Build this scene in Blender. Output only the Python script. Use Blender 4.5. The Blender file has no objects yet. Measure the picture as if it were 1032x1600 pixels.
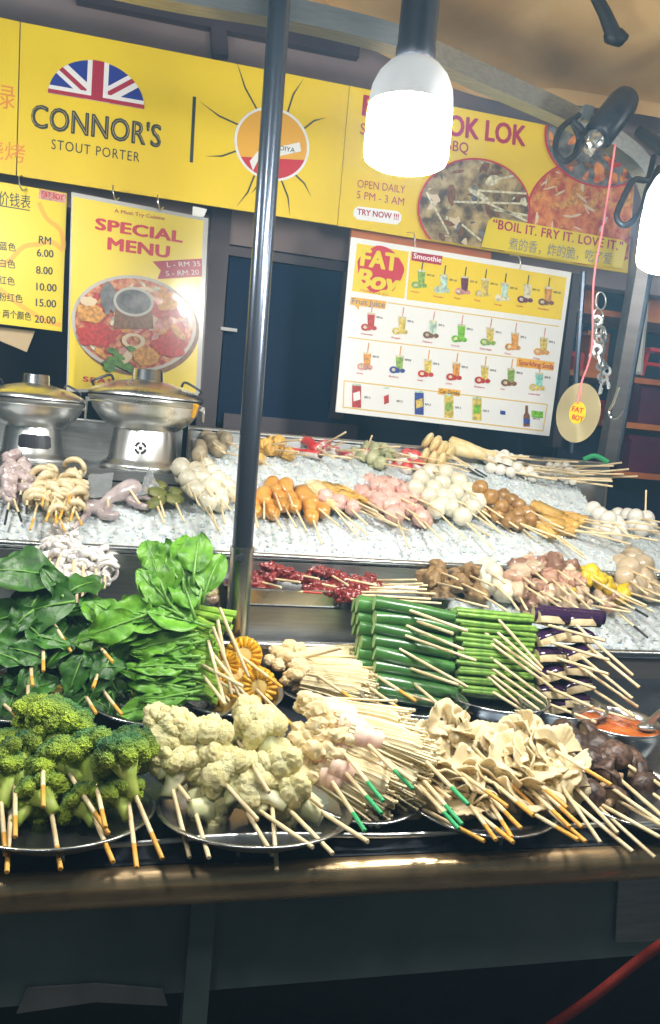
import bpy, bmesh, math, random
from mathutils import Vector, Matrix, noise
PI = math.pi
random.seed(7)
rnd = random.Random(11)
SC = bpy.context.scene
COL = SC.collection
V = Vector

# ---------------------------------------------------------------- camera
FPX = 1250.0
YAW, PITCH, ROLL = math.radians(14.2), math.radians(6.0), math.radians(5.3)
EYE = V((0, 0, 1.39))
FW = V((math.sin(YAW)*math.cos(PITCH), math.cos(YAW)*math.cos(PITCH), -math.sin(PITCH)))
R0 = V((math.cos(YAW), -math.sin(YAW), 0)); U0 = R0.cross(FW)
RT = math.cos(ROLL)*R0 + math.sin(ROLL)*U0
UP = -math.sin(ROLL)*R0 + math.cos(ROLL)*U0
cd = bpy.data.cameras.new('camera'); cam = bpy.data.objects.new('camera', cd); COL.objects.link(cam)
cd.sensor_fit = 'VERTICAL'; cd.sensor_height = 24; cd.lens = FPX/1600*24
cd.clip_start = .02; cd.clip_end = 200
cam.matrix_world = Matrix(((RT.x, UP.x, -FW.x, EYE.x), (RT.y, UP.y, -FW.y, EYE.y), (RT.z, UP.z, -FW.z, EYE.z), (0, 0, 0, 1)))
SC.camera = cam
# ---------------------------------------------------------------- world: night sky
w = bpy.data.worlds.new('World'); SC.world = w; w.use_nodes = True
nt = w.node_tree; bg = nt.nodes['Background']
sky = nt.nodes.new('ShaderNodeTexSky'); sky.sky_type = 'NISHITA'; sky.sun_disc = False
sky.sun_elevation = math.radians(0.5); sky.sun_rotation = math.radians(20)
nt.links.new(sky.outputs[0], bg.inputs[0]); bg.inputs[1].default_value = 0.15
SC.view_settings.view_transform = 'Standard'; SC.view_settings.look = 'None'
SC.view_settings.exposure = 0.0; SC.view_settings.gamma = 1.0
SC.cycles.use_denoising = True
SC.cycles.max_bounces = 7; SC.cycles.diffuse_bounces = 4; SC.cycles.glossy_bounces = 4
SC.cycles.sample_clamp_indirect = 6.0
SC.cycles.caustics_reflective = False; SC.cycles.caustics_refractive = False
BULB = 158.0      # radiance of the lit lamp glass

def ray(px, py): return FW + RT*((px-516)/FPX) + UP*((800-py)/FPX)
def P(px, py, d): return EYE + ray(px, py)*d
def Pp(px, py, pt, n):
    r = ray(px, py); return EYE + r*((V(pt)-EYE).dot(V(n))/r.dot(V(n)))
def Py(px, py, y): return Pp(px, py, (0, y, 0), (0, 1, 0))
def depth(p): return (V(p)-EYE).dot(FW)

# ---------------------------------------------------------------- materials
def ramp(nt, stops, interp='LINEAR'):
    r = nt.nodes.new('ShaderNodeValToRGB'); e = r.color_ramp.elements; r.color_ramp.interpolation = interp
    while len(e) < len(stops): e.new(.5)
    for el, (p, c) in zip(e, stops): el.position = p; el.color = (*c, 1)
    return r
def mat(name, col, rough=.5, metal=0.0, col2=None, nscale=30, detail=4, bump=0.0, bscale=120, btype='noise',
        coat=0.0, sss=0.0, spec=.5, emit=None, estr=0, trans=0.0, stretch=None, grad=None, rvar=0.0, island=0.0):
    m = bpy.data.materials.new(name); m.use_nodes = True; n = m.node_tree; b = n.nodes['Principled BSDF']
    b.inputs['Base Color'].default_value = (*col, 1); b.inputs['Roughness'].default_value = rough
    b.inputs['Metallic'].default_value = metal; b.inputs['Specular IOR Level'].default_value = spec
    b.inputs['Coat Weight'].default_value = coat; b.inputs['Coat Roughness'].default_value = .08
    b.inputs['Transmission Weight'].default_value = trans
    if sss: b.inputs['Subsurface Weight'].default_value = sss; b.inputs['Subsurface Scale'].default_value = .006; b.inputs['Subsurface Radius'].default_value = (1, .7, .45)
    if emit: b.inputs['Emission Color'].default_value = (*emit, 1); b.inputs['Emission Strength'].default_value = estr
    tc = n.nodes.new('ShaderNodeTexCoord'); mp = n.nodes.new('ShaderNodeMapping'); n.links.new(tc.outputs['Object'], mp.inputs[0])
    if stretch: mp.inputs['Scale'].default_value = stretch
    out = None
    if col2 is not None:
        t = n.nodes.new('ShaderNodeTexNoise'); t.inputs['Scale'].default_value = nscale; t.inputs['Detail'].default_value = detail
        n.links.new(mp.outputs[0], t.inputs[0])
        r = ramp(n, [(.36, col), (.64, col2)]); n.links.new(t.outputs[0], r.inputs[0]); out = r.outputs[0]
        if rvar:
            q = n.nodes.new('ShaderNodeMapRange'); q.inputs[3].default_value = max(.02, rough-rvar); q.inputs[4].default_value = rough+rvar
            n.links.new(t.outputs[0], q.inputs[0]); n.links.new(q.outputs[0], b.inputs['Roughness'])
    if grad:        # along generated z: light on the sides painted into the colour, with paler buds
        sp = n.nodes.new('ShaderNodeSeparateXYZ'); n.links.new(tc.outputs['Generated'], sp.inputs[0])
        r2 = ramp(n, [(grad[1], grad[0]), (grad[2], (1, 1, 1))]); n.links.new(sp.outputs[2], r2.inputs[0])
        mx = n.nodes.new('ShaderNodeMix'); mx.data_type = 'RGBA'; mx.inputs[6].default_value = (*grad[0], 1)
        sp2 = n.nodes.new('ShaderNodeMapRange'); sp2.inputs[1].default_value = grad[1]; sp2.inputs[2].default_value = grad[2]
        n.links.new(sp.outputs[2], sp2.inputs[0]); n.links.new(sp2.outputs[0], mx.inputs[0])
        if out: n.links.new(out, mx.inputs[7])
        else: mx.inputs[7].default_value = (*col, 1)
        out = mx.outputs[2]
    if island:      # every thing a touch lighter or darker than its neighbour
        oi = n.nodes.new('ShaderNodeObjectInfo'); mr = n.nodes.new('ShaderNodeMapRange')
        mr.inputs[3].default_value = 1-island; mr.inputs[4].default_value = 1+island
        n.links.new(oi.outputs['Random'], mr.inputs[0])
        hs = n.nodes.new('ShaderNodeHueSaturation'); n.links.new(mr.outputs[0], hs.inputs['Value'])
        if out: n.links.new(out, hs.inputs['Color'])
        else: hs.inputs['Color'].default_value = (*col, 1)
        out = hs.outputs[0]
    if out: n.links.new(out, b.inputs['Base Color'])
    if bump:
        if btype == 'voronoi':
            t2 = n.nodes.new('ShaderNodeTexVoronoi'); t2.inputs['Scale'].default_value = bscale
        else:
            t2 = n.nodes.new('ShaderNodeTexNoise'); t2.inputs['Scale'].default_value = bscale; t2.inputs['Detail'].default_value = 4
        n.links.new(mp.outputs[0], t2.inputs[0])
        bp = n.nodes.new('ShaderNodeBump'); bp.inputs['Strength'].default_value = bump; bp.inputs['Distance'].default_value = .004
        n.links.new(t2.outputs[0], bp.inputs['Height']); n.links.new(bp.outputs[0], b.inputs['Normal'])
    return m
M = {}
M['steel'] = mat('stainless steel', (.62, .64, .64), .26, 1, (.5, .52, .53), 6, bump=.03, bscale=40, rvar=.08)
M['brush'] = mat('brushed steel', (.55, .57, .57), .34, 1, (.45, .47, .48), 14, bump=.05, bscale=90, stretch=(1, 14, 14), rvar=.1)
M['dark_steel'] = mat('dull bench steel', (.2, .23, .27), .3, .9, (.12, .15, .19), 9, bump=.06, bscale=30, rvar=.12)
M['lip'] = mat('worn edge with gold reflection', (.75, .54, .3), .3, .8, (.5, .36, .2), 22, bump=.08, bscale=60, stretch=(.4, 4, 4), rvar=.12)  # warm golden reflection painted into the steel's colour
M['tin'] = mat('hammered aluminium', (.9, .9, .88), .3, 1, (.78, .78, .76), 16, bump=.06, bscale=60, rvar=.1)
M['pole'] = mat('polished pole steel', (.12, .14, .18), .27, .88, (.085, .1, .135), 8, stretch=(1, 1, .2), rvar=.08)
M['front'] = mat('teal painted front panel', (.1, .14, .145), .38, 0, (.21, .27, .26), 3.5, 6, bump=.06, rvar=.12)
M['black'] = mat('black plastic', (.012, .014, .02), .4, 0, (.02, .022, .03), 60)
M['rubber'] = mat('black cable rubber', (.01, .01, .012), .5)
M['navy'] = mat('dark blue interior wall', (.008, .024, .06), .5, 0, (.012, .034, .085), 2)
M['plum'] = mat('plum brown wall', (.34, .27, .265), .6, 0, (.28, .21, .21), 3, bump=.05)
M['glass_dark'] = mat('dark window glass', (.001, .022, .07), .5, spec=.1)
M['frame'] = mat('purple grey frame', (.085, .06, .075), .45, 0, (.06, .045, .06), 5)
M['tarp'] = mat('tan tarpaulin', (.85, .6, .28), .7, 0, (.72, .47, .2), 5, bump=.2, bscale=9)
M['pave'] = mat('dark street paving', (.09, .09, .092), .6, 0, (.13, .125, .12), 12, bump=.2)
M['yellow'] = mat('yellow vinyl', (.84, .62, .004), .42, 0, (.78, .55, .004), 3, bump=.12, bscale=3)
M['yellow2'] = mat('bright yellow print', (.76, .6, .006), .42, 0, (.72, .55, .006), 4)
M['laminate'] = mat('laminated yellow print', (.85, .66, .02), .4, 0, (.83, .62, .02), 4, coat=.9)
M['laminate'].node_tree.nodes['Principled BSDF'].inputs['Coat Roughness'].default_value = .16
M['clearedge'] = mat('laminate edge', (.5, .5, .48), .2, spec=.6)
M['gold'] = mat('orange yellow print', (.78, .4, .02), .45)
M['paper'] = mat('white print', (.8, .8, .78), .4, 0, (.76, .77, .76), 5)
M['white'] = mat('white ink', (.82, .82, .82), .5)
M['red'] = mat('red ink', (.55, .015, .03), .45)
M['crimson'] = mat('crimson ink', (.4, .01, .04), .45)
M['blue'] = mat('blue ink', (.012, .03, .28), .45)
M['ink'] = mat('dark green black ink', (.02, .03, .022), .5)
M['grayink'] = mat('grey ink', (.2, .2, .2), .5)
M['orangeink'] = mat('orange ink', (.75, .25, .03), .45)
M['goldline'] = mat('gold line', (.72, .5, .1), .45)
M['photo_soup'] = mat('printed soup', (.09, .055, .025), .45, 0, (.52, .38, .16), 32, 6)
M['photo_prawn'] = mat('printed prawns', (.42, .05, .008), .45, 0, (.75, .28, .06), 40, 8)
M['photo_seafood'] = mat('printed seafood', (.36, .03, .012), .45, 0, (.7, .3, .14), 80, 8, coat=.9)
M['photo_cream'] = mat('printed cream pieces', (.7, .55, .35), .45)
M['photo_dark'] = mat('printed dark pot', (.05, .055, .06), .45, 0, (.2, .2, .2), 40)
M['photo_green'] = mat('printed herbs', (.1, .28, .02), .45, 0, (.03, .13, .01), 90)
M['photo_rim'] = mat('printed pot rim', (.5, .48, .42), .45)
for k, c in dict(d_green=(.3, .5, .08), d_mint=(.55, .75, .6), d_plum=(.18, .03, .07), d_yel=(.8, .62, .12), d_orange=(.8, .36, .06), d_lime=(.22, .6, .03), d_red=(.6, .03, .02),
                 d_pink=(.75, .35, .3), d_blue=(.03, .07, .35), d_aqua=(.3, .7, .62), d_cream=(.8, .74, .5), d_brown=(.25, .1, .03)).items():
    M[k] = mat('print '+k[2:], c, .45, 0, tuple(t*.5 for t in c), 130, 6)
M['stick'] = mat('bamboo stick', (.84, .72, .48), .5, 0, (.74, .58, .33), 120, stretch=(.2, 1, 1), island=.12)
M['tip_orange'] = mat('orange dyed stick end', (.8, .44, .08), .5, 0, (.7, .33, .04), 80)
M['tip_green'] = mat('green dyed stick end', (.03, .4, .14), .5)
M['tip_black'] = mat('black dyed stick end', (.015, .015, .015), .5)
M['tip_red'] = mat('red stained stick end', (.5, .06, .04), .5)
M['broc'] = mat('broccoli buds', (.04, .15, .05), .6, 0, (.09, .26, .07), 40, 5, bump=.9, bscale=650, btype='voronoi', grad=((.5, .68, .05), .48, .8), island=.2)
M['brocstem'] = mat('broccoli stem', (.56, .66, .16), .5, 0, (.42, .58, .08), 40, bump=.1, sss=.15)
M['cauli'] = mat('cauliflower curd', (.88, .81, .46), .55, 0, (.82, .73, .34), 45, 5, bump=.6, bscale=750, btype='voronoi', sss=.25, island=.06)
M['caulistem'] = mat('cauliflower stem', (.78, .76, .54), .45, 0, (.68, .7, .38), 30, bump=.1, sss=.2)
M['enoki'] = mat('enoki stems', (.82, .72, .46), .42, 0, (.74, .6, .34), 30, sss=.2)
M['enokiroot'] = mat('enoki root clump', (.82, .69, .42), .6, 0, (.7, .52, .26), 60, 5, bump=.25, bscale=150, sss=.15)
M['ham'] = mat('pink ham wrap', (.74, .44, .38), .4, 0, (.8, .6, .47), 40, bump=.2, sss=.2)
M['oyster'] = mat('oyster mushroom', (.8, .7, .46), .5, 0, (.68, .55, .32), 20, 5, bump=.25, bscale=90, sss=.2, island=.12)
M['shiitake'] = mat('brown mushroom cap', (.035, .02, .016), .42, 0, (.15, .085, .055), 150, 5, bump=.5, bscale=120, island=.45)
M['shiistem'] = mat('mushroom stem', (.5, .36, .22), .6, 0, (.4, .26, .14), 60)
M['leafdark'] = mat('dark green leaf', (.022, .1, .012), .42, 0, (.06, .2, .025), 45, 6, bump=.22, bscale=110, island=.15)
M['leaf'] = mat('bright green leaf', (.075, .25, .012), .42, 0, (.17, .42, .035), 45, 6, bump=.22, bscale=110, island=.15)
M['vein'] = mat('pale leaf rib', (.16, .36, .06), .4)
M['stalk'] = mat('pale green stalk', (.26, .5, .05), .3, 0, (.42, .62, .12), 20, stretch=(1, 1, 1), sss=.15)
M['okra'] = mat('green pod', (.03, .12, .025), .34, 0, (.055, .19, .035), 22, bump=.1, bscale=60, island=.15, coat=.35)
M['okraend'] = mat('pale cut end', (.36, .55, .18), .5, 0, (.5, .66, .3), 60)
M['bean'] = mat('long bean', (.09, .23, .025), .36, 0, (.2, .36, .05), 60, bump=.15, bscale=70, island=.12)
M['eggskin'] = mat('purple aubergine skin', (.022, .007, .035), .14, 0, (.04, .014, .05), 12)
M['eggflesh'] = mat('aubergine flesh', (.68, .58, .36), .55, 0, (.52, .4, .2), 60, bump=.2)
M['corn'] = mat('corn kernels', (.8, .46, .02), .34, 0, (.72, .36, .015), 60, bump=.2, sss=.2)
M['corncore'] = mat('corn cob core', (.72, .55, .2), .6, 0, (.62, .4, .1), 60)
M['fishball'] = mat('fish ball', (.74, .71, .58), .3, 0, (.66, .62, .47), 35, bump=.1, bscale=90, sss=.25, island=.06, coat=.35)
M['whiteball'] = mat('white ball', (.8, .78, .72), .36, 0, (.74, .71, .62), 30, bump=.06, sss=.25, island=.05, coat=.35)
M['tanball'] = mat('tan ball', (.58, .47, .32), .42, 0, (.48, .37, .23), 60, bump=.15, sss=.15, island=.1, coat=.35)
M['brownball'] = mat('fried brown ball', (.4, .22, .06), .45, 0, (.27, .13, .03), 70, bump=.3, bscale=140, island=.15, coat=.35)
M['sausage'] = mat('orange sausage', (.62, .32, .07), .33, 0, (.5, .22, .035), 40, bump=.15, bscale=110, sss=.12, island=.12, coat=.35)
M['pinkball'] = mat('pink meat ball', (.72, .47, .4), .42, 0, (.66, .37, .31), 60, 5, bump=.6, bscale=110, sss=.25, island=.08, coat=.35)
M['tofu'] = mat('fried tofu', (.72, .47, .13), .5, 0, (.58, .32, .06), 60, 5, bump=.3, bscale=150, island=.12)
M['fishcake'] = mat('pale fish cake', (.78, .66, .38), .45, 0, (.7, .52, .22), 30, bump=.15, sss=.2)
M['crabred'] = mat('crab stick red', (.62, .03, .03), .38, 0, (.7, .12, .1), 40)
M['crabwhite'] = mat('crab stick white', (.78, .72, .66), .4, sss=.2)
M['dumpling'] = mat('green grey dumpling', (.5, .5, .3), .4, 0, (.36, .38, .2), 40, sss=.15)
M['grayball'] = mat('grey brown roll', (.42, .36, .25), .45, 0, (.32, .26, .17), 60, bump=.3, island=.1)
M['squid'] = mat('pale squid', (.86, .84, .8), .25, 0, (.7, .66, .64), 60, 5, bump=.4, bscale=120, sss=.25, coat=.4)
M['squidcream'] = mat('cream intestine', (.76, .66, .44), .33, 0, (.64, .5, .28), 50, bump=.3, sss=.2, coat=.2)
M['squidpurple'] = mat('purple pink squid', (.6, .5, .47), .28, 0, (.42, .33, .33), 45, 5, bump=.2, sss=.2, coat=.4)
M['frog'] = mat('raw grey pink flesh', (.5, .43, .42), .22, 0, (.33, .26, .28), 40, 5, bump=.2, sss=.2, coat=.5)
M['liver'] = mat('dark red liver', (.16, .014, .016), .22, 0, (.27, .04, .035), 70, 5, bump=.4, bscale=130, coat=.5)
M['gizzard2'] = mat('brown gizzard', (.34, .2, .13), .3, 0, (.24, .12, .08), 60, 5, bump=.3, sss=.15, coat=.3, island=.2)
M['gizzard3'] = mat('cream tripe', (.68, .55, .4), .3, 0, (.56, .4, .27), 60, 5, bump=.3, sss=.15, coat=.3, island=.15)
M['gizzard'] = mat('pink brown gizzard', (.56, .36, .25), .3, 0, (.42, .22, .15), 45, 5, bump=.3, sss=.15, coat=.3, island=.2)
M['mince'] = mat('brown minced meat', (.34, .22, .1), .5, 0, (.22, .13, .05), 90, 5, bump=.8, bscale=140, island=.1)
M['yolk'] = mat('yellow tofu skin', (.76, .56, .03), .35, 0, (.6, .42, .02), 40, bump=.3)
M['prawn'] = mat('striped prawn shell', (.5, .38, .27), .3, 0, (.3, .17, .12), 30, coat=.3)
M['sauce'] = mat('chilli sauce', (.42, .07, .012), .2, 0, (.55, .16, .02), 30, 5, bump=.2)
M['bag'] = mat('clear plastic', (.7, .74, .76), .2, spec=.6, trans=.75)
M['wrapleaf'] = mat('olive leaf wrap', (.12, .14, .03), .4, 0, (.2, .2, .06), 30)
M['cardboard'] = mat('tan card', (.5, .38, .22), .7)
M['rope'] = mat('pink string', (.72, .18, .2), .6)
M['cd'] = mat('disc foil', (.85, .74, .42), .26, .6, (.72, .62, .36), 10)
M['face'] = mat('dull rear steel face', (.26, .24, .23), .4, .7, (.2, .18, .18), 9, bump=.04, stretch=(.3, 3, 3))
M['magenta'] = mat('dark magenta glow', (.14, .012, .06), .5, 0, (.09, .01, .05), 12)  # red glow on the right shelves put into a block's colour
M['orange'] = mat('orange box', (.75, .25, .05), .5, 0, (.6, .16, .04), 6)
M['redbox'] = mat('red plastic', (.75, .03, .03), .4)
M['redcable'] = mat('red cable', (.22, .016, .008), .5)
M['housing'] = mat('translucent lamp housing', (.62, .64, .66), .45, sss=.2)
M['lamp'] = mat('lit lamp glass', (.9, .9, .9), .5, emit=(1.0, .97, .9), estr=BULB)
def film():
    m = bpy.data.materials.new('clear laminating film'); m.use_nodes = True; n = m.node_tree; n.nodes.clear()
    o = n.nodes.new('ShaderNodeOutputMaterial'); mx = n.nodes.new('ShaderNodeMixShader'); t = n.nodes.new('ShaderNodeBsdfTransparent'); g = n.nodes.new('ShaderNodeBsdfGlossy'); f = n.nodes.new('ShaderNodeFresnel')
    g.inputs['Roughness'].default_value = .24; f.inputs[0].default_value = 1.5
    n.links.new(f.outputs[0], mx.inputs[0]); n.links.new(t.outputs[0], mx.inputs[1]); n.links.new(g.outputs[0], mx.inputs[2]); n.links.new(mx.outputs[0], o.inputs[0]); return m
M['film'] = film()
M['lamp_dim'] = mat('weaker lit lamp glass', (.9, .9, .9), .5, emit=(1.0, .97, .9), estr=BULB*.5)
M['plug'] = mat('white plug', (.7, .7, .68), .4)
# ice: pale, wet, with a facet pattern
M['ice'] = mat('crushed ice', (.57, .62, .63), .16, 0, (.64, .69, .7), 60, 5, bump=.12, bscale=330, btype='voronoi', sss=.5, coat=.35)

# ---------------------------------------------------------------- mesh collecting
_ico = {}
def ico(sub):
    if sub not in _ico:
        bm = bmesh.new(); bmesh.ops.create_icosphere(bm, subdivisions=sub, radius=1)
        bm.verts.ensure_lookup_table()
        _ico[sub] = ([v.co.copy() for v in bm.verts], [[v.index for v in f.verts] for f in bm.faces]); bm.free()
    return _ico[sub]
def frame(x, up=V((0, 0, 1))):
    x = V(x).normalized(); z = V(up) - x*V(up).dot(x)
    if z.length < 1e-4: z = V((0, 1, 0)) - x*x.y
    z.normalize(); y = z.cross(x)
    return Matrix(((x.x, y.x, z.x, 0), (x.y, y.y, z.y, 0), (x.z, y.z, z.z, 0), (0, 0, 0, 1)))
def bumpy(p, a):
    d = noise.voronoi(p)[0]; return 1+a*(.55-1.25*d[0])
class MB:
    def __init__(s): s.v = []; s.f = []; s.m = []
    def add(s, vs, fs, mi=0):
        o = len(s.v); s.v.extend(V(v) for v in vs); s.f.extend([i+o for i in f] for f in fs); s.m.extend([mi]*len(fs)); return s
    def box(s, c, size, mi=0, X=None):
        h = [t/2 for t in size]; vs = [V((a*h[0], b*h[1], d*h[2])) for a in (-1, 1) for b in (-1, 1) for d in (-1, 1)]
        if X is not None: vs = [X @ v for v in vs]
        vs = [v+V(c) for v in vs]
        return s.add(vs, [(0, 1, 3, 2), (4, 6, 7, 5), (0, 4, 5, 1), (2, 3, 7, 6), (0, 2, 6, 4), (1, 5, 7, 3)], mi)
    def ball(s, c, r, sub=2, amp=0.0, fr=2.0, mi=0, seed=0, X=None):
        vs, fs = ico(sub); r = V((r, r, r)) if not hasattr(r, '__len__') else V(r); out = []
        for v in vs:
            k = bumpy(v*fr+V((seed*3.1, seed*1.7, seed*.9)), -amp) if amp < 0 else 1+amp*noise.noise(v*fr+V((seed*3.1, seed*1.7, seed*.9)))+amp*.5*noise.noise(v*fr*2.3+V((seed, seed*2.7, 5)))
            q = V((v.x*r.x, v.y*r.y, v.z*r.z))*k
            out.append((X @ q if X is not None else q)+V(c))
        return s.add(out, fs, mi)
    def tube(s, pts, r, n=8, mi=0, cap=True, capmi=None, up=V((0, 0, 1)), rot=0.0, sq=1.0):
        pts = [V(p) for p in pts]; k = len(pts); rs = r if hasattr(r, '__len__') else [r]*k
        vs = []; u = V(up)
        for i, p in enumerate(pts):
            t = (pts[min(i+1, k-1)]-pts[max(i-1, 0)]).normalized()
            a = u - t*u.dot(t)
            if a.length < 1e-4: a = V((1, .3, .2)); a = a - t*a.dot(t)
            a.normalize(); b = t.cross(a); u = a
            for j in range(n):
                g = rot+2*PI*j/n; vs.append(p+(a*math.cos(g)+b*math.sin(g)*sq)*rs[i])
        fs = [(i*n+j, i*n+(j+1) % n, (i+1)*n+(j+1) % n, (i+1)*n+j) for i in range(k-1) for j in range(n)]
        o = len(s.v); s.add(vs, fs, mi)
        if cap:
            c = mi if capmi is None else capmi
            s.f.append([o+j for j in range(n)][::-1]); s.m.append(c)
            s.f.append([o+(k-1)*n+j for j in range(n)]); s.m.append(c)
        return s
    def lathe(s, prof, n=40, mi=0, X=None):
        k = len(prof); vs = []
        for (r, z) in prof:
            for j in range(n):
                g = 2*PI*j/n; q = V((r*math.cos(g), r*math.sin(g), z)); vs.append(X @ q if X is not None else q)
        fs = [(i*n+j, i*n+(j+1) % n, (i+1)*n+(j+1) % n, (i+1)*n+j) for i in range(k-1) for j in range(n)]
        return s.add(vs, fs, mi)
    def grid(s, fn, nu, nv, mi=0):
        vs = [fn(i/nu, j/nv) for i in range(nu+1) for j in range(nv+1)]
        fs = [(i*(nv+1)+j, (i+1)*(nv+1)+j, (i+1)*(nv+1)+j+1, i*(nv+1)+j+1) for i in range(nu) for j in range(nv)]
        return s.add(vs, fs, mi)
    def mesh(s, name, mats, smooth=True, sharp=None):
        me = bpy.data.meshes.new(name); me.from_pydata(s.v, [], s.f)
        for m in mats: me.materials.append(M[m] if isinstance(m, str) else m)
        me.polygons.foreach_set('material_index', s.m); me.polygons.foreach_set('use_smooth', [smooth]*len(s.f))
        bm = bmesh.new(); bm.from_mesh(me); bmesh.ops.recalc_face_normals(bm, faces=bm.faces)
        if sharp is not None:
            for e in bm.edges:
                if len(e.link_faces) == 2 and e.calc_face_angle(0) > sharp: e.smooth = False
        bm.to_mesh(me); bm.free()
        me.update(); return me
def link(name, me, parent=None, mw=None):
    o = bpy.data.objects.new(name, me); COL.objects.link(o)
    if parent: o.parent = parent
    if mw is not None: o.matrix_basis = mw
    return o
def tag(o, label=None, cat=None, group=None, kind=None):
    if label: o['label'] = label
    if cat: o['category'] = cat
    if group: o['group'] = group
    if kind: o['kind'] = kind
    return o
def thing(name, label, cat, loc=(0, 0, 0), group=None):
    o = bpy.data.objects.new(name, None); o.empty_display_size = .02; COL.objects.link(o); o.location = loc
    return tag(o, label, cat, group)
def part(name, mb, mats, parent, smooth=True, sharp=.7, loc=None):
    """a part built in world coordinates, stored relative to its (unrotated) parent"""
    if loc is None:
        loc = V((0, 0, 0)); p = parent
        while p is not None: loc = loc + V(p.location); p = p.parent
    mb.v = [v-loc for v in mb.v]
    return link(name, mb.mesh(name, mats, smooth, sharp), parent)
def solo(name, mb, mats, label=None, cat=None, group=None, kind=None, smooth=True, sharp=.7):
    c = sum(mb.v, V())/len(mb.v); mb.v = [v-c for v in mb.v]
    o = link(name, mb.mesh(name, mats, smooth, sharp)); o.location = c
    return tag(o, label, cat, group, kind)
def bez(pts, n=12):
    """smooth path through points (Catmull-Rom)"""
    pts = [V(p) for p in pts]; q = [pts[0]*2-pts[1]]+pts+[pts[-1]*2-pts[-2]]; out = []
    for i in range(1, len(q)-2):
        for k in range(n):
            t = k/n; a, b, c, d = q[i-1:i+3]
            out.append(.5*((2*b)+(c-a)*t+(2*a-5*b+4*c-d)*t*t+(3*b-a-3*c+d)*t**3))
    return out+[pts[-1]]

# ---------------------------------------------------------------- the place: ground, back walls, canopy
g = MB(); g.add([(-14, -14, 0), (14, -14, 0), (14, 14, 0), (-14, 14, 0)], [(0, 1, 2, 3)])
solo('ground', g, ['pave'], kind='structure')

YR, ZR = 1.50, 1.1345      # front rim of the lower ice tray
YM, ZM = 1.68, 1.236       # front of the upper ice tray
YB, ZB = 1.87, 1.360       # rear rim
YL, ZL = 1.36, 1.002       # ledge behind the vegetables
YF, ZF = .87, .871         # counter lip
YBN = 2.0                  # banner plane
BN = V((0, -.171, 1)).normalized()          # bench normal
def bench(px, py, h=0.0): return Pp(px, py, V((0, .9, ZF+.005))+BN*h, BN)
XL, XRR = -.95, 1.9

# counter
ct = thing('stall_counter', 'long steel food counter with worn rounded lip and dark teal front panel', 'counter', (.4, .9, 0))
b = MB(); b.tube([(XL, YF+.012, ZF-.022), (XRR, YF+.012, ZF-.022)], .023, 20, sq=.8)
part('counter_lip', b, ['lip'], ct)
b = MB(); b.add([(XL, YF+.02, ZF+.0), (XRR, YF+.02, ZF+.0), (XRR, 1.35, ZF+.005+.171*.45), (XL, 1.35, ZF+.005+.171*.45)], [(0, 1, 2, 3)])
b.add([(XL, YF+.02, ZF-.05), (XRR, YF+.02, ZF-.05), (XRR, 1.35, ZF-.05), (XL, 1.35, ZF-.05)], [(3, 2, 1, 0)])
part('bench_top', b, ['dark_steel'], ct, False)
z0 = Py(516, 1532, .915).z
b = MB(); b.box(((XL+XRR)/2, .93, (ZF-.045+z0)/2), (XRR-XL, .03, ZF-.045-z0)); part('front_panel', b, ['front'], ct, False)
pA = Py(318, 1400, .912)
b = MB(); b.box((pA.x, .915, .62), (.03, .03, .44)); part('front_leg', b, ['front'], ct, False)
b = MB(); b.box(((XL+XRR)/2, 1.25, .5), (XRR-XL, .02, .7)); part('inner_panel', b, ['black'], ct, False)
q = [Py(967, 1372, .908), Py(1075, 1368, .908), Py(1075, 1470, .908), Py(962, 1472, .908)]
b = MB(); b.add(q, [(0, 1, 2, 3)]); b.add([p+V((0, .004, 0)) for p in q], [(3, 2, 1, 0)]); b.add(q+[p+V((0, .004, 0)) for p in q], [(0, 4, 5, 1), (1, 5, 6, 2), (2, 6, 7, 3), (3, 7, 4, 0)])
part('side_plate', b, ['brush'], ct, False)
q = [Py(42, 1545, .909), Py(150, 1538, .909), Py(255, 1547, .909), Py(262, 1572, .909), Py(150, 1566, .909), Py(26, 1584, .909)]
b = MB(); b.add(q+[p+V((0, .003, 0)) for p in q], [tuple(range(6)), tuple(range(11, 5, -1))]+[(i, (i+1) % 6, 6+(i+1) % 6, 6+i) for i in range(6)])
part('grey_patch', b, ['grayink'], ct, False)  # flat grey patch laid low on the counter front
# wire rail along the counter front
zr = .893
b = MB()
for xa, xb in [(XL, XRR)]:
    n = 40; b.tube([V((xa+(xb-xa)*i/n, .9+.003*math.sin(i*1.3), zr+.0025*math.sin(i*.9))) for i in range(n+1)], .0032, 8)
rl = part('wire_rail', b, ['brush'], ct)
for px in (-180, 98, 372, 783, 1100):
    t = Py(px, 1310 if px < 600 else 1298, .9); b = MB(); b.tube([(t.x, .9, zr), (t.x+.002, .899, ZF-.005)], .0028, 8); part('rail_post', b, ['brush'], ct)
# rear ledge and face
b = MB(); zb = ZF+.005+.171*.44
b.box(((XL+XRR)/2, YL+.002, (ZL+zb)/2-.02), (XRR-XL, .03, ZL-zb+.03)); part('rear_face', b, ['face'], ct, False)
b = MB(); b.tube([(XL, YL-.012, ZL), (XRR, YL-.012, ZL)], .0085, 12); part('ledge_rim', b, ['steel'], ct)
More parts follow.
